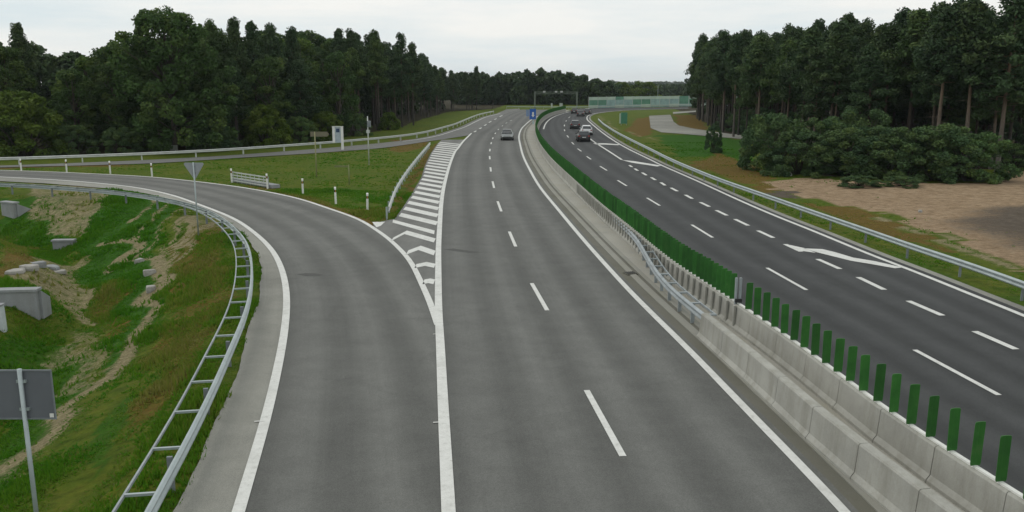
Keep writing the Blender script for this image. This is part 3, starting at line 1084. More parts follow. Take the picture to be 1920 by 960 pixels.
# cross bars every two metres, the first 1.6 m down the road
Q1 = LRAIL
k0 = g(300, 926, 0.75)
QA = resample(Q1, step=2.0)
NA = normals(QA)
for i, (p, n_) in enumerate(zip(QA, NA)):
    if i >= 62:
        break
    c = p - n_ * 0.27 + Vector((0, 0, 0.70))
    MB().box(tuple(c), (0.56, 0.06, 0.05), math.atan2(n_.y, n_.x)).build('cross_bar', M['galv'], t)
posts(LRAIL, 4.0, -0.12, M['galv_dark'], t, limit=90)

t = thing('guardrail', 'long pale guardrail on spaced posts in front of the left-hand wood', 'guardrail')
MB().sweep(FRAIL, WPROF).build('beam', M['galv_pale'], t)
posts(FRAIL, 5.6, -0.05, M['galv_pale'], t, size=(0.12, 0.16), top=0.74)

t = thing('guardrail', 'silver guardrail along the right-hand edge of the dark carriageway beside the sandy ground', 'guardrail')
MB().sweep(RRAIL, flipx(WPROF)).build('beam', M['galv'], t)
posts(RRAIL, 4.0, 0.12, M['galv_dark'], t, limit=100, size=(0.05, 0.1), top=0.6)

t = thing('guardrail', 'short pale guardrail on the grass island beside the hatched nose', 'guardrail')
IR = [p for p in IRAIL]
MB().sweep(IR, WPROF).build('beam', M['galv_pale'], t)
posts(IR, 2.6, -0.1, M['galv'], t)

# median rail that swings from the slat line to the end of the front concrete barrier
mr_px = [(1322, 586), (1295, 565), (1262, 538), (1236, 510), (1217, 481), (1199, 450), (1180, 428), (1150, 402)]
MRL = [Vector((p.x, p.y, 0)) for p in line(mr_px, 0.78, 1.0, 2)]
t = thing('guardrail', 'short silver guardrail running from the front concrete barrier back to the green slat line', 'guardrail')
MB().sweep(MRL, flipx(WPROF)).build('beam', M['galv_mid'], t)
MB().sweep(offset(MRL, 0.36), [(-0.02, 0.66), (-0.02, 0.72), (0.02, 0.72), (0.02, 0.66)]).build('rear_bar', M['galv_mid'], t)
for p, n_ in zip(resample(MRL, step=1.5), normals(resample(MRL, step=1.5))):
    c = p + n_ * 0.18 + Vector((0, 0, 0.70))
    MB().box(tuple(c), (0.4, 0.1, 0.05), math.atan2(n_.y, n_.x)).build('cross_bar', M['galv_mid'], t)
posts(MRL, 1.5, 0.1, M['galv_mid'], t, size=(0.08, 0.12))

# ------------------------------------------------------------------ concrete barriers
JER = [(-0.25, -0.03), (-0.25, 0.09), (-0.17, 0.2), (-0.125, 0.785), (-0.095, 0.82), (0.095, 0.82), (0.125, 0.785), (0.17, 0.2), (0.25, 0.09), (0.25, -0.03)]


def barrier(P, label, start_len=0.0):
    t = thing('concrete_barrier', label, 'barrier')
    Q = resample(P, step=2.0)
    rest_ = MB()
    for k, (a, b_) in enumerate(zip(Q, Q[1:])):
        d = (b_ - a).normalized()
        if k < 100:
            MB().sweep([a + d * 0.009, b_ - d * 0.009], JER).build('segment', M['conc'], t)
        else:
            rest_.sweep([a + d * 0.009, b_ - d * 0.009], JER)
    if rest_.V:
        rest_.build('segment', M['conc'], t)['kind'] = 'stuff'
    return t


barrier([p for p in FBAR if p.y < 200], 'front row of grey concrete barrier blocks nearest the light grey carriageway')
SB = [p for p in SLATL if p.y < 400]
barrier(SB, 'long rear row of grey concrete barrier blocks carrying the green slats')

# ------------------------------------------------------------------ anti-glare slats
t = thing('anti_glare_screen', 'row of upright dark green plastic slats along the top of the median barrier', 'screen')
ng_ = g(1384, 568, 0.82).y
QN = resample([p for p in SLATL if p.y < ng_ + 0.5], step=0.68)
QF = resample([p for p in SLATL if p.y >= ng_ - 0.5], step=0.42)
Q = [p for p in QN if p.y < ng_ - 0.4] + [p for p in QF if p.y > ng_ + 0.2]
N = normals(Q)
MB().sweep([p for p in resample(SLATL, step=0.68)], [(-0.045, 0.822), (-0.045, 0.86), (0.045, 0.86), (0.045, 0.822)]).build('base_rail', M['white'], t)
gap = g(1384, 568, 0.82)
ribs = [p for p, q_ in zip(resample(SLATL, step=0.68), range(9999)) if 27 < p.y < 62][:90]
for p, n_ in zip(ribs, normals(ribs)):
    MB().box((p.x - n_.x * 0.2, p.y - n_.y * 0.2, 0.43), (0.07, 0.1, 0.78), math.atan2(n_.y, n_.x)).build('stanchion', M['conc'], t)
rest = MB()
cnt = 0
order = sorted(range(len(Q)), key=lambda i: Q[i].y if Q[i].y > 13.5 else 999 - Q[i].y)
for i in order:
    p, n_ = Q[i], N[i]
    if p.y < -2:
        continue
    if abs(p.y - gap.y) < 0.36:
        continue
    rz = math.atan2(n_.y, n_.x) + R.uniform(-0.06, 0.06)
    tl = R.uniform(-0.02, 0.02)
    tgt = MB() if cnt < 100 else rest
    # slat: slightly bowed board with a thicker spine
    cs, sn = math.cos(rz), math.sin(rz)
    h0, h1 = 0.862, 1.74 + R.uniform(-0.012, 0.012)
    ring = [(-0.115, 0.0), (-0.105, 0.018), (0, 0.032), (0.105, 0.018), (0.115, 0.0), (0.105, -0.01), (0, 0.006), (-0.105, -0.01)]
    V = []
    for hh, sc in ((h0, 0.9), (h0 + 0.04, 1), (h1 - 0.03, 1), (h1, 0.86)):
        for a, b_ in ring:
            V.append((p.x + (a * cs - b_ * sn) * sc + tl * (hh - h0), p.y + (a * sn + b_ * cs) * sc, hh))
    Fc = []
    for k in range(3):
        for j in range(8):
            Fc.append((k * 8 + j, (k + 1) * 8 + j, (k + 1) * 8 + (j + 1) % 8, k * 8 + (j + 1) % 8))
    Fc.append(tuple(range(8)))
    Fc.append(tuple(24 + j for j in range(8))[::-1])
    tgt.add(V, Fc)
    if cnt < 100:
        tgt.build('slat', M['slat_weathered'], t)
    cnt += 1
o = rest.build('slat', M['slat_weathered'], t)
o['kind'] = 'stuff'
# end post in the gap
p = g(1383, 608)
t = thing('barrier_end_post', 'grey square steel post with a dark reflector box in the gap between the green slats', 'post', (gap.x - 0.05, gap.y - 0.1, 0))
MB().box((-0.07, 0, 0.85), (0.06, 0.08, 1.7), 0.2).box((0.07, 0, 0.85), (0.06, 0.08, 1.7), 0.2).build('post_body', M['galv_mid'], t)
MB().box((0, -0.1, 0.95), (0.22, 0.07, 0.12), 0.0).build('reflector_box', M['black'], t)
MB().box((0, 0, 0.03), (0.3, 0.3, 0.06), 0.2).build('foot_plate', M['galv_dark'], t)

# ------------------------------------------------------------------ delineator posts
dl = [(40, 320, 'leftmost white delineator post on the far edge of the ramp'),
      (125, 322, 'second white delineator post from the left frame edge along the ramp'),
      (207, 325, 'third white delineator post from the left, ahead of the pale guardrail'),
      (285, 330, 'fourth white delineator post from the left, short of the yield sign'),
      (435, 341.5, 'white delineator post at the left end of the low grey railing'),
      (502, 352.5, 'white delineator post at the right end of the low grey railing'),
      (568, 363, 'white delineator post with black band first to the right of the grey railing'),
      (630, 381, 'white delineator post with black band midway between grey railing and hatched nose'),
      (689, 394, 'white delineator post with black band closest to the tip of the hatched nose')]
proto = None
for x, y, lab in dl:
    p = g(x, y)
    if proto is None:
        proto = thing('delineator_post', lab, 'delineator', tuple(p), 0.3, 'delineator posts along the ramp')
        b = MB()
        ring = [(-0.07, 0.04), (0.07, 0.04), (0.05, -0.05), (-0.05, -0.05)]
        V = []
        for h_, s_ in ((-0.1, 1), (0.74, 1)):
            V += [(a * s_, c * s_, h_) for a, c in ring]
        b.add(V, [(0, 1, 5, 4), (1, 2, 6, 5), (2, 3, 7, 6), (3, 0, 4, 7), (3, 2, 1, 0), (4, 5, 6, 7)])
        b.build('post_body', M['white'], proto)
        b = MB()
        V = []
        for h_, f_ in ((0.742, 0), (0.91, 0)):
            V += [(a, c, h_ + (0.04 if c > 0 else 0)) for a, c in ring] if h_ > 0.8 else [(a, c, h_) for a, c in ring]
        b.add(V, [(0, 1, 5, 4), (1, 2, 6, 5), (2, 3, 7, 6), (3, 0, 4, 7), (3, 2, 1, 0), (4, 5, 6, 7)])
        b.build('black_band', M['black'], proto)
        b = MB()
        V = [(a, c, 0.912 + (0.04 if c > 0 else 0)) for a, c in ring] + [(a, c, 1.04 + (0.07 if c > 0 else 0)) for a, c in ring]
        b.add(V, [(0, 1, 5, 4), (1, 2, 6, 5), (2, 3, 7, 6), (3, 0, 4, 7), (3, 2, 1, 0), (4, 5, 6, 7)])
        b.build('cap', M['white'], proto)
        MB().box((0, -0.055, 0.83), (0.045, 0.012, 0.13)).build('reflector', M['reflector'], proto)
        ptree = tree_of(proto)
    else:
        c = copy_tree(proto, ptree)
        c.location = p
        c['label'] = lab
        c.rotation_euler = (R.uniform(-0.03, 0.03), R.uniform(-0.03, 0.03), 0.3 + R.uniform(-.2, .2))

# low railing over the culvert on the far edge of the ramp
a, b_ = g(437, 341), g(503, 352)
d = (b_ - a)
t = thing('culvert_railing', 'low grey slatted railing between two white posts on the grass island', 'railing', tuple(a), math.atan2(d.y, d.x))
L = d.length
for hh in (0.12, 0.34, 0.56, 0.8):
    MB().box((L / 2, 0, hh), (L, 0.05, 0.09)).build('rail', M['galv_pale'], t)
for k in range(9):
    MB().box((L * k / 8, 0.04, 0.4), (0.05, 0.04, 0.92)).build('upright', M['galv'], t)
MB().box((L / 2 + 0.1, 0.45, 0.1), (L + 0.6, 0.7, 0.26)).build('kerb_slab', M['conc_old'], t)

# ------------------------------------------------------------------ signs
def gz(x, D, y):
    """point on the sight line at depth D"""
    z = CAM_H - (y - HOR) * D / (F / CP)
    return Vector(((x - 960) * D / F, (D - (CAM_H - z) * SP) / CP, z))


# grey back of a board, near left
a = gz(40, 14.6, 693)
b0 = gz(40, 14.6, 793)
t = thing('road_sign', 'grey back of a square road sign on a thin pole beside the ditch', 'sign', (a.x, a.y, hz(a.x, a.y)))
h0 = hz(a.x, a.y)
mpo = MB().tube([(0, -0.06, -0.3), (0, -0.06, a.z - h0 + 0.03)], 0.038, 12).build('pole', M['galv'], t, True)
zc = (a.z + b0.z) / 2 - h0
hs = (a.z - b0.z)
MB().box((0, 0, zc), (1.02, 0.012, hs)).build('sign_board', M['sign_back'], t)
fr = MB()
for zz in (zc - hs / 2 + 0.012, zc + hs / 2 - 0.012):
    fr.box((0, -0.014, zz), (1.03, 0.022, 0.024))
for xx in (-0.505, 0.505):
    fr.box((xx, -0.014, zc), (0.022, 0.021, hs - 0.05))
fr.build('rim', M['galv_dark'], t)
for zz in (zc - 0.25, zc + 0.25):
    MB().box((0, -0.03, zz), (0.16, 0.05, 0.05)).build('clamp', M['galv'], t)
MB().box((0.44, -0.016, zc - hs / 2 + 0.07), (0.07, 0.006, 0.07)).build('sticker', M['white'], t)

# yield sign seen from behind
D = 46.0
top = gz(363, D, 305)
t = thing('yield_sign', 'grey back of a downward triangle sign on a pole beside the ramp guardrail', 'sign', (top.x, top.y, hz(top.x, top.y)))
h0 = hz(top.x, top.y)
zt = top.z - h0
s_ = 0.53
tri = [(-s_ + 0.06, zt), (s_ - 0.06, zt), (s_, zt - 0.06), (s_ - 0.02, zt - 0.12), (0.05, zt - 0.86), (-0.05, zt - 0.86), (-s_ + 0.02, zt - 0.12), (-s_, zt - 0.06)]
V = [(x_, yy, z_) for yy in (-0.012, 0.012) for x_, z_ in tri]
Fc = [tuple(range(8)), tuple(range(8, 16))[::-1]] + [(i, i + 8, (i + 1) % 8 + 8, (i + 1) % 8) for i in range(8)]
mesh('sign_board', V, Fc, simple('yield_back', (0.3, 0.32, 0.34), 0.5, 0.08, metal=0.2), t)
MB().tube([(0, -0.055, -0.3), (0, -0.055, zt + 0.02)], 0.04, 10).build('pole', M['galv'], t, True)
for zz in (zt - 0.2, zt - 0.55):
    MB().box((0, -0.03, zz), (0.14, 0.045, 0.05)).build('clamp', M['galv_dark'], t)

# beige direction board on the island
D = 74.0
a = gz(590, D, 247)
t = thing('direction_sign', 'narrow beige-backed direction board on a slim post in the middle of the grass island', 'sign', (a.x, a.y, 0))
MB().tube([(0, 0, -0.2), (0, 0, a.z)], 0.05, 8).build('pole', simple('olive_post', (0.28, 0.27, 0.14), 0.6, 0.1), t, True)
V = [(x_, yy, z_) for yy in (0.05, 0.075) for x_, z_ in ((-0.4, a.z - 0.42), (1.05, a.z - 0.42), (1.22, a.z - 0.21), (1.05, a.z), (-0.4, a.z))]
mesh('sign_board', V, [(0, 1, 2, 3, 4), (9, 8, 7, 6, 5)] + [(i, i + 5, (i + 1) % 5 + 5, (i + 1) % 5) for i in range(5)], M['beige'], t)
# slim marker post on the island
a = g(655, 345)
t = thing('marker_post', 'short slim olive post standing alone in the island grass', 'post', tuple(a))
MB().tube([(0, 0, -0.2), (0, 0, 1.55)], 0.05, 8).build('pole', simple('olive_stake', (0.2, 0.22, 0.1), 0.7, 0.1), t, True)
MB().box((-0.55, 0, 1.42), (1.2, 0.03, 0.14)).build('sign_board', simple('olive_plate', (0.16, 0.18, 0.08), 0.7, 0.1), t)
# tall grey pole
D = 85.0
a = gz(689, D, 218)
t = thing('sign_pole', 'tall grey pole with a small edge-on plate between island and left-hand wood', 'sign', (a.x, a.y, 0))
MB().tube([(0, 0, -0.2), (0, 0, a.z)], [0.06, 0.05], 8).build('pole', M['galv_pale'], t, True)
MB().box((0.12, 0, a.z - 0.75), (0.3, 0.5, 0.6)).build('sign_board', M['galv_dark'], t)
MB().box((0, 0.05, a.z - 1.5), (0.34, 0.1, 0.3)).build('small_plate', M['galv_pale'], t)
# white info board beyond the loop road rail
D = 104.0
a, b0 = gz(633, D, 238), gz(633, D, 268)
t = thing('information_board', 'white-framed information board with a dark blue square beside the far guardrail', 'sign', (a.x, a.y, 0), 0.15)
hs = a.z - b0.z
zc = (a.z + b0.z) / 2
for xx in (-0.5, 0.5):
    MB().box((xx, 0, zc + (0.0 if xx < 0 else -0.45)), (0.3, 0.12, hs if xx < 0 else hs + 0.9)).build('side_post', M['white'], t)
MB().box((0, 0.02, zc), (0.69, 0.06, hs)).build('sign_board', simple('board_grey_blue', (0.36, 0.42, 0.45), 0.5, 0.2, 2.5), t)
MB().box((0, -0.02, a.z - 0.42), (0.42, 0.03, 0.44)).build('blue_square', simple('board_navy', (0.03, 0.06, 0.12), 0.4, 0.1), t)
MB().box((0, 0, a.z + 0.042), (1.34, 0.16, 0.08)).build('top_cap', M['white'], t)
# low grey board beyond the rail
D = 101.0
a = gz(315, D, 272)
t = thing('low_sign', 'low wide grey board just behind the pale guardrail in front of the tallest tree', 'sign', (a.x, a.y, 0))
MB().box((0, 0, a.z - 0.32), (2.2, 0.05, 0.62)).build('sign_board', simple('board_grey', (0.26, 0.28, 0.24), 0.6, 0.1), t)
for xx in (-0.8, 0.8):
    MB().box((xx, 0.06, (a.z - 0.1) / 2 - 0.1), (0.08, 0.06, a.z)).build('leg', M['galv_dark'], t)
# blue median sign
D = 168.0
a, b0 = gz(999, D, 204), gz(999, D, 224)
t = thing('blue_sign', 'tall blue and white sign on a pale post at the bend of the median', 'sign', (a.x, a.y, 0))
zc = (a.z + b0.z) / 2
MB().box((0, 0, zc), (1.25, 0.05, a.z - b0.z)).build('sign_board', M['blue'], t)
MB().box((0.05, -0.03, zc + 0.1), (0.34, 0.012, 0.6)).build('white_mark', M['white'], t)
V = [(x_, -0.033, z_) for x_, z_ in ((-0.28, zc - 0.2), (0.38, zc - 0.2), (0.05, zc - 0.6))]
V += [(x_, -0.024, z_) for x_, _, z_ in V]
mesh('arrow_head', V, [(0, 2, 1), (3, 4, 5), (0, 1, 4, 3), (1, 2, 5, 4), (2, 0, 3, 5)], M['white'], t)
MB().box((-1.0, 0.04, zc + 0.2), (0.6, 0.04, 1.3)).build('side_panel', simple('pale_blue', (0.2, 0.28, 0.42), 0.5, 0.1), t)
MB().tube([(0.1, 0.07, -0.2), (0.1, 0.07, a.z)], 0.07, 8).build('pole', M['galv_pale'], t, True)
MB().box((0.1, 0.0, 0.35), (0.3, 0.2, 0.7)).build('base', simple('pale_blue_base', (0.45, 0.55, 0.58), 0.5, 0.1), t)
# green sign right verge
D = 165.0
a, b0 = gz(1168, D, 211), gz(1168, D, 232)
t = thing('green_sign', 'pale green sign with a white edge on the verge right of the carriageway bend', 'sign', (a.x, a.y, 0), 0.5)
MB().box((0.3, 0, (a.z + b0.z) / 2), (1.5, 0.05, a.z - b0.z)).build('sign_board', M['green_sign'], t)
MB().box((-0.62, -0.01, (a.z + b0.z) / 2 - 0.05), (0.32, 0.06, a.z - b0.z - 0.2)).build('white_edge', simple('pale_green', (0.5, 0.62, 0.52), 0.5, 0.05), t)
for xx in (-0.3, 0.9):
    MB().box((xx, 0.06, a.z / 2 - 0.1), (0.09, 0.06, a.z)).build('leg', M['galv'], t)
# two small white signs far in the median
for x_, w_, lab in ((1034.5, 0.5, 'narrow white sign standing far off under the left half of the gantry'), (1052, 0.95, 'wide white sign standing far off under the middle of the gantry')):
    D = 262.0
    a = gz(x_, D, 193.5)
    t = thing('small_sign', lab, 'sign', (a.x, a.y, 0), 0, 'small white signs under the gantry')
    MB().box((0, 0, a.z - 0.65), (w_, 0.05, 1.3)).build('sign_board', simple('pale_sign', (0.42, 0.47, 0.42), 0.6, 0.05), t)
    MB().box((0, 0.05, a.z / 2 - 0.1), (0.09, 0.06, a.z)).build('pole', M['galv'], t)

# ------------------------------------------------------------------ gantry
D = 268.0
a, b0 = gz(1003, D, 172), gz(1082, D, 172)
t = thing('sign_gantry', 'slim grey overhead gantry spanning the carriageway far away at the bend', 'gantry', (a.x, a.y, 0))
W = b0.x - a.x
zt = a.z
gm = simple('gantry_steel', (0.16, 0.19, 0.15), 0.7, 0.1)
for xx in (0, W):
    leg = MB().box((xx, 0, zt / 2), (0.42, 0.3, zt + 0.1)).build('leg', gm, t)
MB().box((W / 2, 0, zt - 0.08), (W + 0.4, 0.22, 0.16)).box((W / 2, 0, zt - 0.62), (W - 0.4, 0.18, 0.12)).build('beam', gm, t)
tr_ = MB()
n_b = 12
for k in range(n_b):
    x0, x1 = 0.2 + (W - 0.4) * k / n_b, 0.2 + (W - 0.4) * (k + 1) / n_b
    z0, z1 = (zt - 0.56, zt - 0.16) if k % 2 else (zt - 0.16, zt - 0.56)
    tr_.tube([(x0, 0, z0), (x1, 0, z1)], 0.035, 5)
tr_.build('bracing', gm, t)
for fx in (0.22, 0.5, 0.63):
    MB().box((W * fx, -0.25, zt + 0.0), (0.75, 0.26, 0.5)).build('lamp_box', M['galv_pale'], t)

# ------------------------------------------------------------------ noise wall
D0 = 280.0
base = [gz(x_, d_, 200) for x_, d_ in ((1104, 272), (1130, 276), (1160, 281), (1200, 287), (1240, 292), (1280, 296), (1330, 300), (1400, 306))]
base = [Vector((p.x, p.y, 0)) for p in base]
NW = resample(base, step=4.0)
t = thing('noise_wall', 'long noise wall of green and pale panels between posts behind the bend of the road', 'noise wall')
for i, (p, q_) in enumerate(zip(NW, NW[1:])):
    c = (p + q_) / 2
    dd = q_ - p
    rz = math.atan2(dd.y, dd.x)
    L = dd.length - 0.16
    lo = ['noise_green', 'noise_grey', 'noise_green', 'noise_grey', 'noise_grey'][(i * 7) % 5]
    MB().box((c.x, c.y, 0.45), (L, 0.14, 0.95), rz).build('panel', M['noise_grey'] if i % 3 else M['noise_pale'], t)
    MB().box((c.x, c.y, 1.75), (L, 0.12, 1.62), rz).build('panel', M[lo], t)
    MB().box((c.x, c.y, 3.05), (L, 0.14, 0.95), rz).build('panel', M['noise_pale'] if (i % 7) not in (3,) else M['noise_green'], t)
for p in NW:
    MB().box((p.x, p.y, 1.8), (0.16, 0.22, 3.66)).build('post', M['galv_pale'], t)
# low strip of pale concrete edging under it
t = thing('guardrail', 'far pale guardrail at the foot of the noise wall', 'guardrail')
NG = [p + Vector((0, -4.0, 0)) for p in [gz(950, 275, 200), gz(1000, 272, 200), gz(1060, 270, 200)] + base]
NG = [Vector((p.x, p.y, 0)) for p in NG]
MB().sweep(NG, WPROF).build('beam', simple('rail_far', (0.36, 0.42, 0.36), 0.6, 0.05), t)
posts(NG, 4.0, -0.1, M['galv'], t)


# ------------------------------------------------------------------ cars
def car(name, label, loc, rz, paint, hatch=True):
    t = thing(name, label, 'car', loc, rz)
    # body: closed loft along the length; nose at +y
    st = [(-2.12, 0.34, 0.62, 0.70), (-2.05, 0.24, 0.92, 0.80), (-1.9, 0.2, 0.98, 0.86), (-1.2, 0.2, 0.97, 0.89), (0.0, 0.2, 0.95, 0.9), (0.95, 0.2, 0.92, 0.89),
          (1.6, 0.2, 0.80, 0.86), (1.98, 0.24, 0.70, 0.80), (2.12, 0.34, 0.55, 0.68)]
    V, Fc = [], []
    m = 10
    for y_, zb, zt_, w in st:
        mid = (zb + zt_) / 2
        ring = [(-w * 0.86, zb), (-w, zb + 0.10), (-w, mid), (-w * 0.97, zt_ - 0.10), (-w * 0.84, zt_), (w * 0.84, zt_), (w * 0.97, zt_ - 0.10), (w, mid), (w, zb + 0.10), (w * 0.86, zb)]
        V += [(x_, y_, z_) for x_, z_ in ring]
    for i in range(len(st) - 1):
        for k in range(m):
            Fc.append((i * m + k, (i + 1) * m + k, (i + 1) * m + (k + 1) % m, i * m + (k + 1) % m))
    Fc.append(tuple(range(m)))
    Fc.append(tuple((len(st) - 1) * m + k for k in range(m))[::-1])
    mesh('body', V, Fc, paint, t, smooth_=False)
    # glass house
    rear = -1.95 if hatch else -1.35
    st = [(rear, 0.965, 0.97, 0.72), (rear + 0.42, 0.965, 1.36, 0.66), (-0.6, 0.96, 1.42, 0.64), (0.3, 0.95, 1.40, 0.64), (1.12, 0.93, 0.94, 0.72)]
    V, Fc = [], []
    for y_, zb, zt_, w in st:
        wt = w * 0.86
        V += [(-w - 0.05, y_, zb), (-wt, y_, zt_), (wt, y_, zt_), (w + 0.05, y_, zb)]
    for i in range(len(st) - 1):
        for k in range(4):
            Fc.append((i * 4 + k, (i + 1) * 4 + k, (i + 1) * 4 + (k + 1) % 4, i * 4 + (k + 1) % 4))
    Fc.append((0, 1, 2, 3)); Fc.append((19, 18, 17, 16))
    mesh('windows', V, Fc, M['glass'], t)
    # roof skin and pillars
    rf = MB()
    V = []
    for y_, z_, w in ((rear + 0.36, 1.365, 0.57), (-0.6, 1.435, 0.575), (0.34, 1.415, 0.565)):
        V += [(-w, y_, z_), (w, y_, z_), (w, y_, z_ + 0.035), (-w, y_, z_ + 0.035)]
    Fc = []
    for i in range(2):
        for k in range(4):
            Fc.append((i * 4 + k, i * 4 + (k + 1) % 4, (i + 1) * 4 + (k + 1) % 4, (i + 1) * 4 + k))
    Fc += [(3, 2, 1, 0), (8, 9, 10, 11)]
    rf.add(V, Fc)
    for sx in (-1, 1):
        rf.tube([(sx * 0.77, rear + 0.03, 0.96), (sx * 0.57, rear + 0.42, 1.39)], 0.045, 5)
        rf.tube([(sx * 0.79, 1.1, 0.93), (sx * 0.56, 0.32, 1.42)], 0.035, 5)
        rf.tube([(sx * 0.71, -0.35, 0.95), (sx * 0.57, -0.3, 1.43)], 0.035, 5)
    rf.build('roof', paint, t)
    for sx in (-1, 1):
        for wy in (-1.32, 1.32):
            w_ = MB().tube([(sx * 0.72, wy, 0.31), (sx * 0.91, wy, 0.31)], 0.31, 16).build('wheel', M['tyre'], t)
            MB().tube([(sx * 0.905, wy, 0.31), (sx * 0.925, wy, 0.31)], 0.19, 10).build('rim', M['rim'], w_)
        MB().box((sx * 0.66, -2.06, 0.80), (0.24, 0.10, 0.17)).build('tail_light', M['red_light'], t)
        MB().box((sx * 0.60, 2.03, 0.60), (0.3, 0.12, 0.13)).build('headlight', M['lamp_glass'], t)
        MB().box((sx * 0.93, 0.75, 0.99), (0.16, 0.1, 0.11)).build('side_mirror', paint, t)
    MB().box((0, -2.135, 0.62), (0.5, 0.02, 0.11)).build('number_plate', M['plate'], t)
    MB().box((0, -2.10, 0.36), (1.5, 0.12, 0.16)).build('bumper', M['black'], t)
    MB().box((0, 2.12, 0.40), (1.3, 0.06, 0.16)).build('grille', M['black'], t)
    return t


def road_dir(P, q):
    i = min(range(len(P) - 1), key=lambda k: (P[k] - q).length)
    d_ = P[min(i + 3, len(P) - 1)] - P[max(i - 3, 0)]
    return math.atan2(d_.y, d_.x) - math.pi / 2


for nm, lab, px, mat, rev, hb in (
        ('car', 'black car seen from behind, nearest of the cars on the right-hand carriageway', (1093, 264.5), 'car_black', 0, True),
        ('car', 'white car just ahead of the nearest black car on the right-hand carriageway', (1099, 252.5), 'car_white', 0, True),
        ('car', 'dark grey car in the lane left of the white car', (1078, 241), 'car_grey', 0, True),
        ('car', 'small dark car farthest away beside the end of the green slats', (1078, 213), 'car_black', 0, False),
        ('car', 'distant grey car between the two dark cars at the bend', (1089, 218), 'car_grey', 0, False),
        ('car', 'distant dark car on the outer side of the bend near the verge', (1102, 214.5), 'car_grey', 0, True),
        ('car', 'silver car driving towards the viewer on the left carriageway', (951, 262), 'car_silver', 1, True)):
    p = g(*px)
    rz = road_dir(RIGHT if rev else SLATL, p)
    if rev:
        rz += math.pi
    c = car('car', lab, (p.x, p.y, 0.02), rz, M[mat], hb)

# ------------------------------------------------------------------ concrete pieces and rubble left of the ramp
def headwall(label, px, zg, w, h, dpt, rz, wings=True):
    p = gh(px[0], px[1], zg)
    t = thing('culvert_headwall', label, 'culvert', (p.x, p.y, hz(p.x, p.y)), rz)
    b = MB().box((0, 0, h / 2 - 0.3), (w, 0.22, h + 0.6))
    b.build('front_wall', M['conc_old'], t)
    MB().box((0, 0.08, h + 0.052), (w + 0.12, 0.5, 0.1)).build('coping', M['conc_old'], t)
    if wings:
        for s_ in (-1, 1):
            V = []
            for xx in (s_ * (w / 2 - 0.1), s_ * (w / 2 + 0.1)):
                V += [(xx, 0.112, -0.5), (xx, dpt, -0.5), (xx, dpt, h * 0.35), (xx, 0.112, h)]
            Fc = [(0, 1, 2, 3), (7, 6, 5, 4), (0, 4, 5, 1), (1, 5, 6, 2), (2, 6, 7, 3), (3, 7, 4, 0)]
            mesh('wing_wall', V, Fc, M['conc_old'], t)
    return t


headwall('large grey concrete culvert end with a flat top at the left frame edge', (34, 578), -0.7, 1.6, 0.7, 0.9, 0.1)
headwall('small grey concrete culvert block with pale coping above the tan bank', (120, 466), -0.75, 1.2, 0.45, 0.8, 0.08)
headwall('grey sloping concrete wing at the far end of the dark green ditch', (18, 405), -0.9, 1.4, 0.9, 1.3, -0.5)
p = gh(2, 618, -0.9)
t = thing('concrete_post', 'short pale concrete post in front of the large culvert end', 'post', (p.x, p.y, hz(p.x, p.y)))
MB().box((0, 0, 0.4), (0.32, 0.3, 1.1), 0.1, 0.92).build('post_body', simple('pale_concrete', (0.5, 0.54, 0.55), 0.8, 0.12), t)
MB().box((0, 0, 0.97), (0.36, 0.34, 0.06), 0.1).build('cap', M['conc_old'], t)


def stone(label, px, zg, d, rz, seed, mat='stone'):
    p = gh(px[0], px[1], zg)
    rr = random.Random(seed)
    V, Fc = [], []
    n = 7
    rings = [(-0.1, 0.95), (0.45, 1.03), (0.88, 0.96), (1.0, 0.8)]
    rad = [rr.uniform(0.65, 1.2) for _ in range(n)]
    for h_, s_ in rings:
        for k in range(n):
            a_ = 6.2832 * k / n
            V.append((math.cos(a_) * d[0] / 2 * rad[k] * s_ * rr.uniform(.95, 1.05), math.sin(a_) * d[1] / 2 * rad[k] * s_, h_ * d[2] + rr.uniform(-.03, .03) * d[2]))
    for i in range(3):
        for k in range(n):
            Fc.append((i * n + k, i * n + (k + 1) % n, (i + 1) * n + (k + 1) % n, (i + 1) * n + k))
    Fc.append(tuple(3 * n + k for k in range(n)))
    o = mesh('stone', V, Fc, M[mat])
    o.location = (p.x, p.y, hz(p.x, p.y) - 0.05)
    o.rotation_euler = (rr.uniform(-.1, .1), rr.uniform(-.1, .1), rz)
    return tag(o, label, 'stone', 'stones on the bank left of the ramp')


stone('long pale flat stone, leftmost on the tan bank', (30, 512), -0.75, (1.1, 0.7, 0.22), 0.4, 1)
stone('second pale flat stone on the tan bank, right of the longest one', (55, 504), -0.75, (0.8, 0.7, 0.25), 0.1, 2)
stone('grey angular stone with a dark hollow in the middle of the stone row', (72, 500), -0.75, (1.0, 0.6, 0.3), 0.5, 3, 'conc_old')
stone('wide grey stone at the right end of the stone row on the tan bank', (98, 504), -0.75, (1.1, 0.6, 0.24), -0.1, 4, 'conc_old')
stone('small pinkish stone lowest of the stone row', (112, 512), -0.8, (0.7, 0.5, 0.2), 0.2, 5)
stone('rounded pale stone at the head of the straw-filled channel', (278, 515), -1.9, (0.7, 0.5, 0.3), 0.2, 6)
stone('second pale stone in the straw-filled channel, just below the rounded one', (283, 545), -1.9, (0.6, 0.6, 0.28), 0.9, 7)
stone('small pale stone high in the ditch by the gullies', (262, 492), -1.8, (0.5, 0.4, 0.25), 0.9, 8)
o = stone('lone whitish stone on the sandy ground at the foot of the bushes', (1478, 330), -0.1, (0.6, 0.5, 0.35), 0.3, 9)
o['group'] = ''
del o['group']
o = stone('small pale stone lying on the open sand by the far right', (1725, 398), -0.1, (0.3, 0.26, 0.2), 0.3, 10)
del o['group']


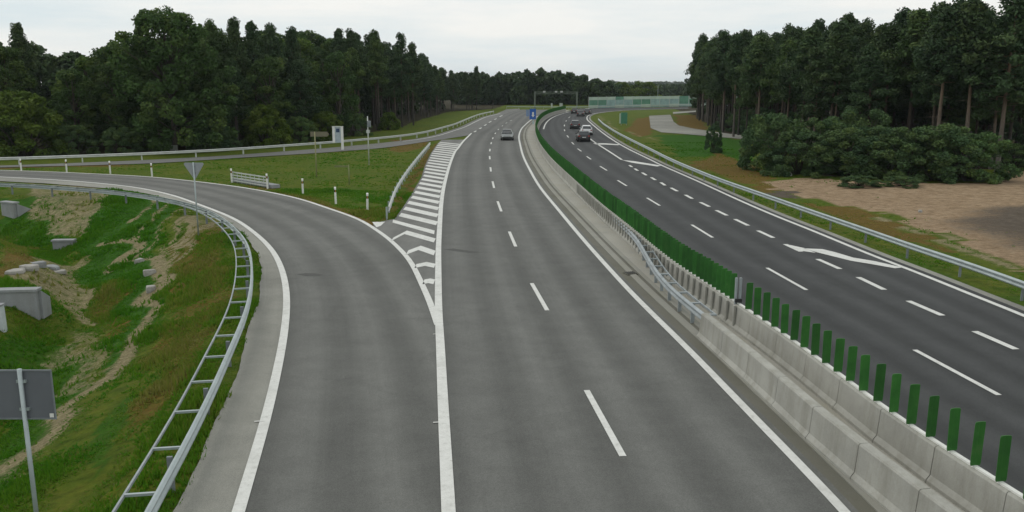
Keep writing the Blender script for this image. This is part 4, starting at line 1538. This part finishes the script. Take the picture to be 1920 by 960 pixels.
# ------------------------------------------------------------------ vegetation
def leaves(C, Rad, per, size, seed, flat=1.0, long=1.4, up=0.0):
    """leaf-sized rhombs filling clumps; returns verts, quads and a tint per clump"""
    r = np.random.default_rng(seed)
    C = np.asarray(C); k = len(C)
    n = k * per
    ci = np.repeat(np.arange(k), per)
    d = r.normal(size=(n, 3)); d /= np.linalg.norm(d, axis=1)[:, None]
    rad = np.asarray(Rad)[ci] * r.uniform(0.25, 1.0, n) ** 0.5
    pos_ = C[ci] + d * rad[:, None] * np.array([1, 1, flat])
    nrm = d * 0.6 + r.normal(size=(n, 3)) * 0.7 + np.array([0, 0, 0.35])
    nrm /= np.linalg.norm(nrm, axis=1)[:, None]
    a = np.cross(nrm, r.normal(size=(n, 3))); a /= np.linalg.norm(a, axis=1)[:, None]
    b_ = np.cross(nrm, a)
    s = size * r.uniform(0.6, 1.3, n)[:, None]
    V = np.stack([pos_ - a * s * long / 2, pos_ - b_ * s / 2, pos_ + a * s * long / 2, pos_ + b_ * s / 2], 1).reshape(-1, 3)
    Fq_ = np.arange(n * 4).reshape(n, 4)
    tint = np.clip(r.uniform(0, 1, k)[ci] * 0.7 + r.uniform(0, 0.3, n), 0, 1)
    return V, Fq_, np.repeat(tint, 4)


def leaf_obj_mesh(name, V, Fq_, T, mat):
    o = big_mesh(name, V, Fq_, mat, attrs={'tint': ('FLOAT', T)})
    me = o.data
    bpy.data.objects.remove(o)
    return me


def mesh_of(b, name, mat, sm=True):
    me = bpy.data.meshes.new(name)
    me.from_pydata([tuple(v) for v in b.V], [], b.F)
    me.materials.append(mat)
    me.polygons.foreach_set('use_smooth', [sm] * len(me.polygons))
    return me


def broadleaf(seed, H, W, mat, low=0.12, per=130, size=0.26, nc=70, dome=False):
    """trunk and crown meshes of a broadleaf tree of height H, crown width W"""
    r = random.Random(seed)
    tb = MB()
    lean = Vector((r.uniform(-.04, .04), r.uniform(-.04, .04), 1))
    tr = [lean * (H * 0.85 * i / 6) for i in range(7)]
    tb.tube([tr[0] - Vector((0, 0, 0.3))] + tr, [H * 0.021] + [H * 0.019 * (1 - 0.13 * i) for i in range(7)], 8)
    C, Rd = [], []
    lobes = [(r.uniform(0, 6.28), r.uniform(0.8, 1.25)) for _ in range(5)]
    while len(C) < nc:
        u = r.uniform(low, 1.0)
        # envelope: fullest around two fifths of the height
        e = (math.sin(math.pi * min(1, (u - low) / (1 - low)) ** 0.75) ** 0.6) if u < 0.999 else 0.05
        if dome:
            e = math.sqrt(max(0.01, 1 - u ** 2.0)) * (0.8 + 0.2 * min(1, u * 4))
        a_ = r.uniform(0, 6.2832)
        lob = 1 + 0.22 * sum(math.cos(a_ - la) * (ls - 1) * 4 for la, ls in lobes) / 2.0 + 0.13 * math.sin(3 * a_ + 7 * u)
        rr = W / 2 * e * lob * math.sqrt(r.uniform(0.25, 1.0))
        cr = r.uniform(0.55, 1.15) * H / 15
        z_ = u * H - (cr * 0.8 if u > 0.92 else 0)
        C.append((math.cos(a_) * rr + lean.x * z_, math.sin(a_) * rr + lean.y * z_, max(z_, cr * 0.7)))
        Rd.append(cr)
    for i in range(0, nc, 4):
        c = Vector(C[i])
        s0 = lean * max(0.12 * H, c.z * 0.62)
        tb.tube([s0, s0.lerp(c, 0.55) + Vector((0, 0, 0.3)), c], [H * 0.007, H * 0.004, H * 0.0015], 5)
    V_, F_, T_ = leaves(C, Rd, per, size, seed, 0.85)
    return mesh_of(tb, 'trunk', M['bark']), leaf_obj_mesh('crown', V_, F_, T_, M[mat])


def pine(seed, H, W, bare=0.55, per=105, size=0.19, nc=50):
    r = random.Random(seed)
    tb = MB()
    bend = Vector((r.uniform(-.5, .5), r.uniform(-.5, .5), 0))
    def at_(u):
        return Vector((bend.x * u * u, bend.y * u * u, H * u))
    tb.tube([Vector((0, 0, -0.3))] + [at_(i / 8) for i in range(9)], [0.2] + [0.185 * (1 - i / 9.2) + 0.012 for i in range(9)], 8)
    C, Rd = [], []
    n_br = nc
    for i in range(n_br):
        u = bare + (1 - bare) * (i + r.random()) / n_br
        v = (u - bare) / (1 - bare)
        reach = W / 2 * (0.55 + 0.6 * math.sin(math.pi * min(1, v * 1.05 + 0.1))) * (1 - 0.72 * v ** 1.3) * r.uniform(0.4, 1.2)
        a_ = i * 2.4 + r.uniform(-.4, .4)
        s0 = at_(u)
        e = s0 + Vector((math.cos(a_) * reach, math.sin(a_) * reach, reach * r.uniform(-0.05, 0.45)))
        e.z = min(e.z, H + 0.2)
        tb.tube([s0, s0.lerp(e, 0.5) + Vector((0, 0, -0.12)), e], [0.05 * (1.1 - v), 0.03, 0.012], 4)
        C.append(tuple(e)); Rd.append(r.uniform(0.5, 0.95) * H / 15)
        if reach > 1.1:
            m_ = s0.lerp(e, 0.55)
            C.append((m_.x, m_.y, m_.z + 0.15)); Rd.append(r.uniform(0.4, 0.7) * H / 15)
    C.append((at_(1).x, at_(1).y, H - 0.3)); Rd.append(0.42)
    # few dead snags below the crown
    for i in range(7):
        u = r.uniform(0.22, bare)
        a_ = r.uniform(0, 6.28)
        s0 = at_(u)
        tb.tube([s0, s0 + Vector((math.cos(a_) * 1.0, math.sin(a_) * 1.0, r.uniform(-.2, .2)))], [0.028, 0.008], 4)
    V_, F_, T_ = leaves(C, Rd, per, size, seed, 0.78, 1.9)
    return mesh_of(tb, 'trunk', M['pine_bark']), leaf_obj_mesh('crown', V_, F_, T_, M['needle'])


def shrubm(seed, H, W, mat='shrub', per=190, size=0.135, nc=84):
    r = random.Random(seed)
    tb = MB()
    C, Rd = [], []
    for i in range(nc):
        a_ = r.uniform(0, 6.2832)
        u = r.uniform(0.05, 1)
        rr = W / 2 * math.sqrt(max(0.02, 1 - (u * 0.98) ** 3.2)) * math.sqrt(r.uniform(0.35, 1)) * (1 + .15 * math.sin(3 * a_ + seed))
        cr = r.uniform(0.32, 0.62) * (H / 5) ** 0.5
        z_ = max(cr * 0.6, u * H - cr * 0.5)
        C.append((math.cos(a_) * rr, math.sin(a_) * rr, z_)); Rd.append(cr)
    for i in range(0, nc, 4):
        c = Vector(C[i])
        tb.tube([(c.x * 0.1, c.y * 0.1, -0.1), (c.x * 0.5, c.y * 0.5, c.z * 0.6), tuple(c)], [0.06, 0.035, 0.012], 5)
    V_, F_, T_ = leaves(C, Rd, per, size, seed, 0.85)
    return mesh_of(tb, 'stems', M['bark']), leaf_obj_mesh('foliage', V_, F_, T_, M[mat])


BL = [(broadleaf(s, 15, w, 'leaf', lo), 15) for s, w, lo in ((1, 8.0, 0.06), (2, 7.0, 0.08), (3, 9.0, 0.05), (4, 6.5, 0.1), (5, 8.5, 0.04))]
BG = broadleaf(21, 16.4, 14.5, 'leaf', 0.04, 140, 0.27, 210, True)
PN = [(pine(s, 15, w, ba), 15) for s, w, ba in ((31, 4.8, 0.45), (32, 4.0, 0.52), (33, 5.2, 0.4), (34, 4.2, 0.55), (35, 4.9, 0.36), (36, 3.6, 0.58))]
PND = [(pine(s, 15, w, ba, 100, 0.2, 62), 15) for s, w, ba in ((41, 5.5, 0.3), (42, 6.0, 0.25), (43, 5.0, 0.35))]
SH = [(shrubm(s, 5.0, w), 5.0) for s, w in ((51, 5.6), (52, 6.4), (53, 5.2), (54, 6.0))]
SHL = [(shrubm(s, 4.0, w, 'leaf_light'), 4.0) for s, w in ((61, 4.2), (62, 5.0))]
NTREE = 0


def plant(kind, meshes, H0, x, y, H, label, cat, group=None, wide=1.0, rz=None, names=('trunk', 'crown')):
    global NTREE
    NTREE += 1
    o = bpy.data.objects.new(kind, None)
    o.empty_display_size = 0.5
    link(o)
    o.location = (x, y, hz(x, y))
    k = H / H0
    o.scale = (k * wide, k * wide, k)
    o.rotation_euler = (0, 0, R.uniform(0, 6.28) if rz is None else rz)
    tag(o, label, cat, group)
    for nm, me in zip(names, meshes):
        c = bpy.data.objects.new(nm, me)
        link(c, o)
    return o


ORD = ['first', 'second', 'third', 'fourth', 'fifth', 'sixth', 'seventh', 'eighth', 'ninth', 'tenth', 'eleventh', 'twelfth', 'thirteenth', 'fourteenth', 'fifteenth', 'sixteenth',
       'seventeenth', 'eighteenth', 'nineteenth', 'twentieth'] + ['twenty-' + a_ for a_ in ('first', 'second', 'third', 'fourth', 'fifth', 'sixth', 'seventh', 'eighth', 'ninth')] + \
      ['thirtieth'] + ['thirty-' + a_ for a_ in ('first', 'second', 'third', 'fourth', 'fifth', 'sixth', 'seventh', 'eighth', 'ninth')] + ['fortieth'] + \
      ['forty-' + a_ for a_ in ('first', 'second', 'third', 'fourth', 'fifth', 'sixth', 'seventh', 'eighth', 'ninth')] + ['fiftieth']


def to_px(p):
    dz = p[2] - CAM_H
    dep = p[1] * CP - dz * SP
    return 960 + F * p[0] / dep, 480 - F * (p[1] * SP + dz * CP) / dep, dep


# top line of the left wood in the survey frame
TL_X = [-200, 0, 50, 75, 110, 180, 235, 250, 390, 430, 480, 550, 620, 680, 720, 752, 775, 800, 825, 870, 900, 950, 1000, 1040, 1080]
TL_Y = [60, 62, 60, 88, 86, 80, 75, 62, 52, 45, 52, 60, 58, 68, 72, 80, 92, 106, 124, 130, 132, 134, 130, 132, 138]
TR_X = [1300, 1310, 1350, 1400, 1480, 1540, 1590, 1650, 1690, 1760, 1800, 1870, 1900, 1960, 2100]
TR_Y = [95, 70, 64, 64, 56, 46, 38, 44, 26, 16, 8, -4, 10, 20, 30]

# the big round tree
p = g(312, 287)
plant('broadleaf_tree', BG, 16.4, p.x, p.y + 3, 16.9, 'tallest broad round-topped tree standing out of the left-hand wood edge', 'tree', rz=0.8)
edge = resample([g(x, y) for x, y in WOOD_L], step=5.4)
count = 0
FRONT = []


def number(front, phrase, sign=1):
    inn = sorted([f for f in front if 0 < f[0] < 1920], key=lambda f: sign * f[0])
    for k, (_, o) in enumerate(inn):
        o['label'] = phrase % ORD[k]
    for _, o in front:
        if not o['label']:
            o['label'] = 'edge tree of the wood just outside the picture'
            o['group'] = 'edge trees just outside the picture'


for row in range(4):
    q = 0
    for i, e in enumerate(edge):
        n_ = normals(edge)[i]
        x_ = e.x - n_.x * (1.5 + row * 6.0) + R.uniform(-1.6, 1.6)
        y_ = e.y - n_.y * (1.5 + row * 6.0) + R.uniform(-1.6, 1.6)
        px, py, dep = to_px((x_, y_, 0))
        if px < -160 or px > 1100 or dep > 330:
            continue
        if abs(x_ - p.x) < 5.2 and abs(y_ - p.y - 3) < 5 and row < 2:
            continue
        ty = np.interp(px, TL_X, TL_Y) + 5
        Hm = 8 + (HOR - ty) * dep / (F / CP)
        H = min(Hm, 17.5) * (R.uniform(0.76, 0.97) if R.random() < 0.7 else R.uniform(0.96, 1.06)) * (0.92 if row == 0 else 1.0)
        H = max(H, 7)
        pines = px > 655 or (380 < px < 660 and R.random() < 0.25)
        if 655 < px < 830 and row < 2:
            ms, h0 = R.choice(PN)
            kind = 'pine_tree'
        elif pines:
            ms, h0 = R.choice(PND)
            kind = 'pine_tree'
        else:
            ms, h0 = R.choice(BL)
            kind = 'broadleaf_tree'
        if row == 0:
            lab = None
            grp = 'front row of the left-hand wood'
        else:
            lab = {'pine_tree': 'dark pine crowded behind the front row of the left-hand wood',
                   'broadleaf_tree': 'dark leafy tree crowded behind the front row of the left-hand wood'}[kind]
            grp = 'inner %ss of the left-hand wood' % ('pine' if kind == 'pine_tree' else 'leafy tree')
        o = plant(kind, ms, h0, x_, y_, H, lab or '', 'tree', grp, R.uniform(0.95, 1.2))
        if row == 0:
            FRONT.append((px, o))
        count += 1
number(FRONT, '%s tree from the left in the front row of the left-hand wood')
FRONT = []
# left wood: lower bushes along the foot
q = 0
for (bx, by, h_, li, lab) in ((48, 293, 7.0, 1, 'bright yellow-green bush at the wood foot near the left frame edge'),
                              (140, 290, 3.4, 0, 'dark bush at the wood foot between the bright bush and the tallest tree'),
                              (225, 289, 3.2, 0, 'dark bush at the wood foot just left of the tallest tree'),
                              (400, 281, 4.2, 0, 'dark bush at the wood foot just right of the tallest tree'),
                              (500, 274, 5.2, 1, 'light green bush at the wood foot midway along the pale guardrail'),
                              (560, 268, 3.6, 0, 'dark bush at the wood foot left of the white information board'),
                              (610, 262, 4.0, 1, 'light green bush just behind the white information board'),
                              (665, 254, 3.5, 0, 'dark bush at the wood foot right of the white information board'),
                              (730, 243, 3.0, 1, 'light green bush under the bare pine trunks of the left-hand wood')):
    p = g(bx, by)
    ms, h0 = (SHL if li else SH)[q % 2]
    q += 1
    plant('bush', ms, h0, p.x, p.y, h_, lab, 'bush', None, 1.1, None, ('stems', 'foliage'))

# right wood
edge = resample([g(x, y) for x, y in WOOD_R], step=4.6)
for row in range(6):
    q = 0
    for i, e in enumerate(edge):
        n_ = normals(edge)[i]
        s_ = 1.0
        x_ = e.x - n_.x * 0 + R.uniform(-1.2, 1.2)
        # rows step into the wood, away from the road
        dirn = -n_ if (-n_).x > 0 or (-n_).y > 0 else n_
        x_ = e.x + dirn.x * (0.5 + row * 4.6) + R.uniform(-1.3, 1.3)
        y_ = e.y + dirn.y * (0.5 + row * 4.6) + R.uniform(-1.3, 1.3)
        px, py, dep = to_px((x_, y_, 0))
        if px > 1990 or px < 1302 or dep > 300 or dep < 60:
            continue
        ty = np.interp(px, TR_X, TR_Y) + 9
        Hm = 8 + (HOR - ty) * dep / (F / CP)
        H = min(Hm, 21) * (R.uniform(0.74, 0.95) if R.random() < 0.7 else R.uniform(0.95, 1.04))
        ms, h0 = R.choice(PN) if row < 3 else R.choice(PND)
        if row == 0:
            lab = None
            grp = 'front row of the right-hand wood'
        else:
            lab = 'pine with dark crown crowded behind the front row of the right-hand wood'
            grp = 'inner pines of the right-hand wood'
        o = plant('pine_tree', ms, h0, x_, y_, H, lab or '', 'tree', grp, R.uniform(0.95, 1.2))
        if row == 0:
            FRONT.append((px, o))
        count += 1
number(FRONT, '%s pine from the road end in the front row of the right-hand wood')
for k, (bx, D_, ty) in enumerate(((1319, 190, 68), (1355, 172, 61), (1402, 140, 59), (1481, 118, 51), (1537, 108, 42), (1594, 104, 29), (1626, 102, 42), (1693, 98, 22), (1757, 94, 10), (1812, 92, 4), (1838, 92, 12))):
    a = gz(bx, D_, ty)
    plant('pine_tree', PN[(k * 5 + 3) % 6][0], 15, a.x, a.y, a.z, '%s pine from the road end whose tufted top rises above the right-hand wood' % ORD[k], 'tree', 'tall pines of the right-hand wood', 0.85)
for k, (bx, D_, ty) in enumerate(((30, 112, 48), (398, 112, 44), (432, 112, 38), (472, 115, 43), (506, 118, 50), (546, 122, 56), (632, 134, 57), (662, 138, 60), (706, 146, 60), (750, 155, 64), (772, 162, 84), (893, 255, 126))):
    a = gz(bx, D_, ty)
    plant('pine_tree', PN[(k * 5 + 1) % 6][0], 15, a.x, a.y, a.z, '%s pine from the left whose tufted top rises above the left-hand wood' % ORD[k], 'tree', 'tall pines of the left-hand wood', 0.8)
# stand-out stems of the right wood
for bx, by, ty, lab, v in ((1869, 322, -6, 'thick pale-trunked pine, tallest of the wood, beyond the open sand', 2), (1806, 318, 8, 'pine with a straight reddish trunk above the right end of the bushes', 1),
                           (1752, 316, 22, 'pine with a pale forked trunk above the middle of the bushes', 3), (1552, 298, 48, 'slim grey-trunked pine rising behind the left half of the bushes', 5),
                           (1355, 247, 66, 'thin pale-trunked pine above the light path', 0)):
    p = g(bx, by)
    _, _, dep = to_px(p)
    H = 8 + (HOR - ty) * dep / (F / CP)
    plant('pine_tree', PN[v][0], 15, p.x, p.y, H, lab, 'tree', None, 1.15)
for k, (bx, by) in enumerate(((1365, 240), (1395, 250), (1425, 256), (1700, 292), (1750, 296), (1790, 297), (1840, 300), (1890, 296), (1480, 272), (1570, 285), (1640, 290))):
    p = g(bx, by)
    plant('bush', SH[k % 4][0], 5.0, p.x, p.y, 3.2 + 1.3 * ((k * 7) % 3) / 2, '%s dark undergrowth bush from the road end inside the right-hand wood' % ORD[[0, 1, 2, 6, 7, 8, 9, 10, 3, 4, 5][k]], 'bush',
          'undergrowth of the right-hand wood', 1.2, None, ('stems', 'foliage'))
# bushes before the right wood
for k, (bx, by, ty, w_, lab) in enumerate(((1448, 316, 202, 1.0, 'tall dark green bush at the left end of the bush row by the sand'),
                                           (1497, 322, 240, 0.95, 'lower dark bush second from the left in the bush row'),
                                           (1535, 318, 214, 1.0, 'tall dark bush third from the left in the bush row'),
                                           (1583, 326, 236, 1.0, 'lower dark bush fourth from the left in the bush row'),
                                           (1612, 308, 196, 1.05, 'tallest bush, rising in the middle of the bush row'),
                                           (1650, 328, 232, 1.0, 'dark bush just right of the tallest bush'),
                                           (1700, 332, 232, 1.05, 'broad dark bush third from the right in the bush row'),
                                           (1758, 335, 230, 1.05, 'broad dark bush second from the right in the bush row'),
                                           (1815, 336, 240, 0.95, 'rounded bush closing the right end of the bush row at the sand'),
                                           (1898, 314, 268, 0.8, 'bluish bush right of the thick pale-trunked pine'))):
    p = g(bx, by)
    _, _, dep = to_px(p)
    H = 8 + (HOR - ty) * dep / (F / CP)
    ms, h0 = SH[k % 4]
    plant('bush', ms, h0, p.x, p.y, H, lab, 'bush', 'row of bushes before the right-hand wood', w_ * 5.0 / H * 1.15, None, ('stems', 'foliage'))
for k, (bx, by, H, lab) in enumerate(((1610, 345, 0.9, 'low scrub at the bush foot, left of two on the sand'), (1690, 345, 0.8, 'low scrub at the bush foot, right of two on the sand'))):
    p = g(bx, by)
    plant('bush', SH[k][0], 5.0, p.x, p.y, H, lab, 'bush', None, 3.2, None, ('stems', 'foliage'))
# lone young tree on the verge
p = g(1338, 284)
plant('young_tree', SH[2][0], 5.0, p.x, p.y, 3.3, 'lone small dark round tree on the grass before the light path', 'tree', None, 0.62, None, ('stems', 'foliage'))
# round olive trees behind the noise wall
for k, (bx, D, ty, lab) in enumerate(((1165, 330, 154, 'olive green round tree behind the noise wall, left of two'), (1205, 335, 152, 'olive green round tree behind the noise wall, right of two'),
                                      (1135, 325, 148, 'dark tree behind the left end of the noise wall'))):
    a = gz(bx, D, ty)
    plant('round_tree', SHL[k % 2][0] if k < 2 else SH[0][0], 4.0 if k < 2 else 5.0, a.x, a.y, a.z, lab, 'tree', None, 1.3, None, ('stems', 'foliage'))
# far house
a = gz(1210, 600, 156.5)
t = thing('house', 'tiny white-walled house with a pitched roof among the far trees', 'house', (a.x, a.y, 0), 0.3)
zz = a.z - 1.0
MB().box((0, 0, zz / 2), (3.4, 5, zz)).build('wall', M['house_wall'], t)
mesh('roof', [(-2.0, -2.8, zz), (2.0, -2.8, zz), (2.0, 2.8, zz), (-2.0, 2.8, zz), (0, -2.8, zz + 1.2), (0, 2.8, zz + 1.2)],
     [(3, 2, 1, 0), (0, 1, 4), (2, 3, 5), (1, 2, 5, 4), (3, 0, 4, 5)], M['house_roof'], t)
for xx in (-0.9, 0.9):
    MB().box((xx, -2.52, zz - 1.3), (0.7, 0.06, 1.0)).build('window', M['glass'], t)
# far mast
a = gz(1234, 310, 160)
t = thing('street_lamp', 'thin grey lamp post rising behind the noise wall', 'lamp post', (a.x, a.y, 0))
MB().tube([(0, 0, 0), (0, 0, a.z)], [0.12, 0.07], 8).build('pole', M['galv_dark'], t, True)
MB().box((-0.4, 0, a.z), (0.9, 0.16, 0.1)).build('lamp_head', M['galv_dark'], t)


# far woods: read as one mass
def wood_mass(name, label, spots, seed, size=0.6, per=38, nc=34):
    r = random.Random(seed)
    C, Rd = [], []
    for x_, y_, H, W in spots:
        for _ in range(nc):
            u = r.uniform(0.03, 1.0)
            a_ = r.uniform(0, 6.28)
            rr = W / 2 * (math.sin(math.pi * min(1, u * 0.9 + 0.08)) ** 0.5) * math.sqrt(r.random())
            cr = r.uniform(0.7, 1.3)
            C.append((x_ + math.cos(a_) * rr, y_ + math.sin(a_) * rr, max(cr, u * H - cr * .7)))
            Rd.append(cr)
    V_, F_, T_ = leaves(C, Rd, per, size, seed, 0.85)
    o = big_mesh(name, V_, F_, M['needle'], attrs={'tint': ('FLOAT', T_)})
    o['kind'] = 'stuff'
    o['label'] = label
    o['category'] = 'wood'
    return o


r_ = random.Random(77)
sp_ = []
# behind the left wood and across the bend
for k in range(-22, 34):
    bx = -80 + k * 27 + r_.uniform(-8, 8)
    base_d = np.interp(bx, [-80, 300, 600, 700, 800, 900], [128, 130, 160, 190, 240, 300])
    for j in range(2):
        D = base_d + j * 8 + r_.uniform(-3, 3)
        ty = np.interp(bx, TL_X, TL_Y) + 6
        Hh = min(16, 8 + (HOR - ty) * D / (F / CP))
        a = gz(bx, D, HOR + 5)
        sp_.append((a.x, a.y, Hh * r_.uniform(.85, 1.0), 8))
wood_mass('wood', 'dark depth of the left-hand wood behind its visible trees', sp_, 1, 0.55)
sp_ = []
for k in range(30):
    bx = 860 + k * 10.5 + r_.uniform(-4, 4)
    if bx > 1150:
        break
    for j in range(2):
        D = 318 + j * 12 + r_.uniform(-6, 6)
        ty = np.interp(bx, [860, 900, 960, 1000, 1060, 1100, 1120, 1150], [130, 133, 132, 127, 132, 142, 148, 152])
        a = gz(bx, D, ty)
        sp_.append((a.x, a.y, a.z * r_.uniform(.88, 1.02), 7))
wood_mass('wood', 'dark wood across the bend behind the gantry', sp_, 2, 0.7)
sp_ = []
for k in range(26):
    bx = 1318 + k * 27 + r_.uniform(-8, 8)
    base_d = np.interp(bx, [1318, 1400, 1550, 1700, 2000], [225, 190, 150, 130, 125])
    for j in range(2):
        D = base_d + j * 8 + r_.uniform(-3, 3)
        ty = np.interp(bx, TR_X, TR_Y) + 25
        a = gz(bx, D, ty)
        sp_.append((a.x, a.y, a.z * r_.uniform(.85, 1.0), 8))
wood_mass('wood', 'dark depth of the right-hand wood behind its visible pines', sp_, 3, 0.55)
sp_ = []
for k in range(46):
    bx = 1100 + k * 5.2 + r_.uniform(-2, 2)
    D = 520 + r_.uniform(0, 120)
    a = gz(bx, D, 157.0 + r_.uniform(0, 3.5))
    sp_.append((a.x, a.y, a.z, 11))
for k in range(60):
    bx = 1080 + k * 4.4
    D = 1500 + r_.uniform(0, 300)
    a = gz(bx, D, 152.0 + r_.uniform(0, 2))
    sp_.append((a.x, a.y, a.z, 40))
wood_mass('wood', 'distant bluish wood on the horizon beyond the noise wall', sp_, 4, 1.6, 26, 26)

# ------------------------------------------------------------------ grass
rg = np.random.default_rng(9)
N0 = 150000
gx = rg.uniform(-48, 60, N0)
gy = 8 + 112 * rg.uniform(0, 1, N0) ** 1.6
NB = 230000                                   # the near bank grows longest
bank_ = np.arange(N0 + NB) >= N0
gx = np.concatenate([gx, rg.uniform(-34, -4, NB)])
gy = np.concatenate([gy, 10 + 55 * rg.uniform(0, 1, NB) ** 1.5])
N0 += NB
keep = np.ones(N0, dtype=bool)
# not on the roads: outside of the ramp rail, in the island, right of the right shoulder
dL, sL = dist_to(LRAIL_EXT, gx, gy)
outL = (sL < 0) & (dL < 26)
nearL = (dL < 0.75)
shd, shs = dist_to([SHE[0] + Vector((-2, -20, 0))] + SHE, gx, gy)
outL = (shs < 0) & (shd > 0.02) & (dL < 26)
isl = inside([tuple(p) for p in offset(RI, -0.0)[::1] if p.y > g(700, 424).y] + [tuple(p) for p in reversed(LOW) if p.x < -10] + [tuple(g(x, y)) for x, y in nose_l_px[:9]], gx, gy)
isl_poly = [tuple(p) for p in offset(RI, 0.45) if p.y > g(700, 424).y and p.x > -60]
isl_poly += [tuple(p) for p in offset(LOW, 0.2) if -60 < p.x < g(812, 264).x]
isl_poly += [tuple(g(x, y)) for x, y in nose_l_px[1:9]]
isl = inside(isl_poly, gx, gy)
dR, sR = dist_to(offset(REDGE, 1.2), gx, gy)
outR = (sR > 0) & (gx > 8) & (dR < 12)
keep = outL | isl | outR
sd_p = inside(P3([(1445, 336), (1845, 338), (1920, 318), (2300, 318), (2300, 560), (1920, 498), (1700, 405), (1500, 362)], 0), gx, gy)
keep &= ~(sd_p & (rg.uniform(0, 1, N0) > 0.03))
thin = vnoise(gx, gy, 1.6, 12) * 0.6 + vnoise(gx, gy, 0.5, 14) * 0.5 + rg.uniform(-.25, .25, N0) > 0.47
# bare soil carries little growth
bare_ = np.zeros(N0, dtype=bool)
ix = np.clip(np.searchsorted(xs, gx), 0, len(xs) - 1); iy = np.clip(np.searchsorted(ys, gy), 0, len(ys) - 1)
bare_ = (straw[iy, ix] > 0.4) & (rg.uniform(0, 1, N0) > 0.08)
thin &= ~bare_
keep &= thin
# small stands are lower in the trodden edge
gx, gy = gx[keep], gy[keep]
long_ = bank_[keep] * 1.0
brt_ = bright[iy, ix][keep]
dry_ = rust[iy, ix][keep] + 0.7 * straw[iy, ix][keep]
gz_ = height(gx[None, :], gy[None, :])[0]
n = len(gx)
K = 3
bxs = np.repeat(gx, K) + rg.normal(0, 0.05, n * K)
bys = np.repeat(gy, K) + rg.normal(0, 0.05, n * K)
bz = np.repeat(gz_, K) - 0.02
hgt = np.repeat(0.03 + (0.11 + 0.17 * long_) * vnoise(gx, gy, 1.9, 20) ** 1.7, K) * rg.uniform(0.6, 1.3, n * K)
ang = rg.uniform(0, 6.283, n * K)
wd = 0.012 + 0.0009 * bys
dx, dy = np.cos(ang) * wd, np.sin(ang) * wd
lx, ly = rg.normal(0, 0.06, n * K), rg.normal(0, 0.06, n * K)
V = np.stack([np.stack([bxs - dx, bys - dy, bz], 1), np.stack([bxs + dx, bys + dy, bz], 1), np.stack([bxs + lx, bys + ly, bz + hgt], 1)], 1).reshape(-1, 3)
T = np.repeat(np.clip(np.repeat(np.clip(vnoise(gx, gy, 2.5, 30) * 0.36 + dry_ * 0.42 - 0.25 * brt_, 0, 1), K) + rg.uniform(0, 0.25, n * K), 0, 1), 3)
o = big_mesh('grass', V, np.arange(len(V)).reshape(-1, 3), M['blade'], attrs={'tint': ('FLOAT', T)})
o['kind'] = 'stuff'
o['label'] = 'short patchy grass on the banks, island and verges'
o['category'] = 'grass'
print('trees', NTREE, 'grass', n * K)

# ------------------------------------------------------------------ air
hb = MB().box((0, 2400, 24), (7600, 5200, 56)).build('haze', None)
hb.data.materials.clear()
hm_ = bpy.data.materials.new('haze')
hm_.use_nodes = True
hn, hl = hm_.node_tree.nodes, hm_.node_tree.links
hn.clear()
ho = hn.new('ShaderNodeOutputMaterial')
pv = hn.new('ShaderNodeVolumePrincipled')
pv.inputs['Color'].default_value = (0.86, 0.93, 1.0, 1)
pv.inputs['Density'].default_value = 0.0001
hl.new(pv.outputs['Volume'], ho.inputs['Volume'])
hb.data.materials.append(hm_)
hb['kind'] = 'stuff'
hb['label'] = 'thin pale air between here and the horizon'
hb['category'] = 'haze'
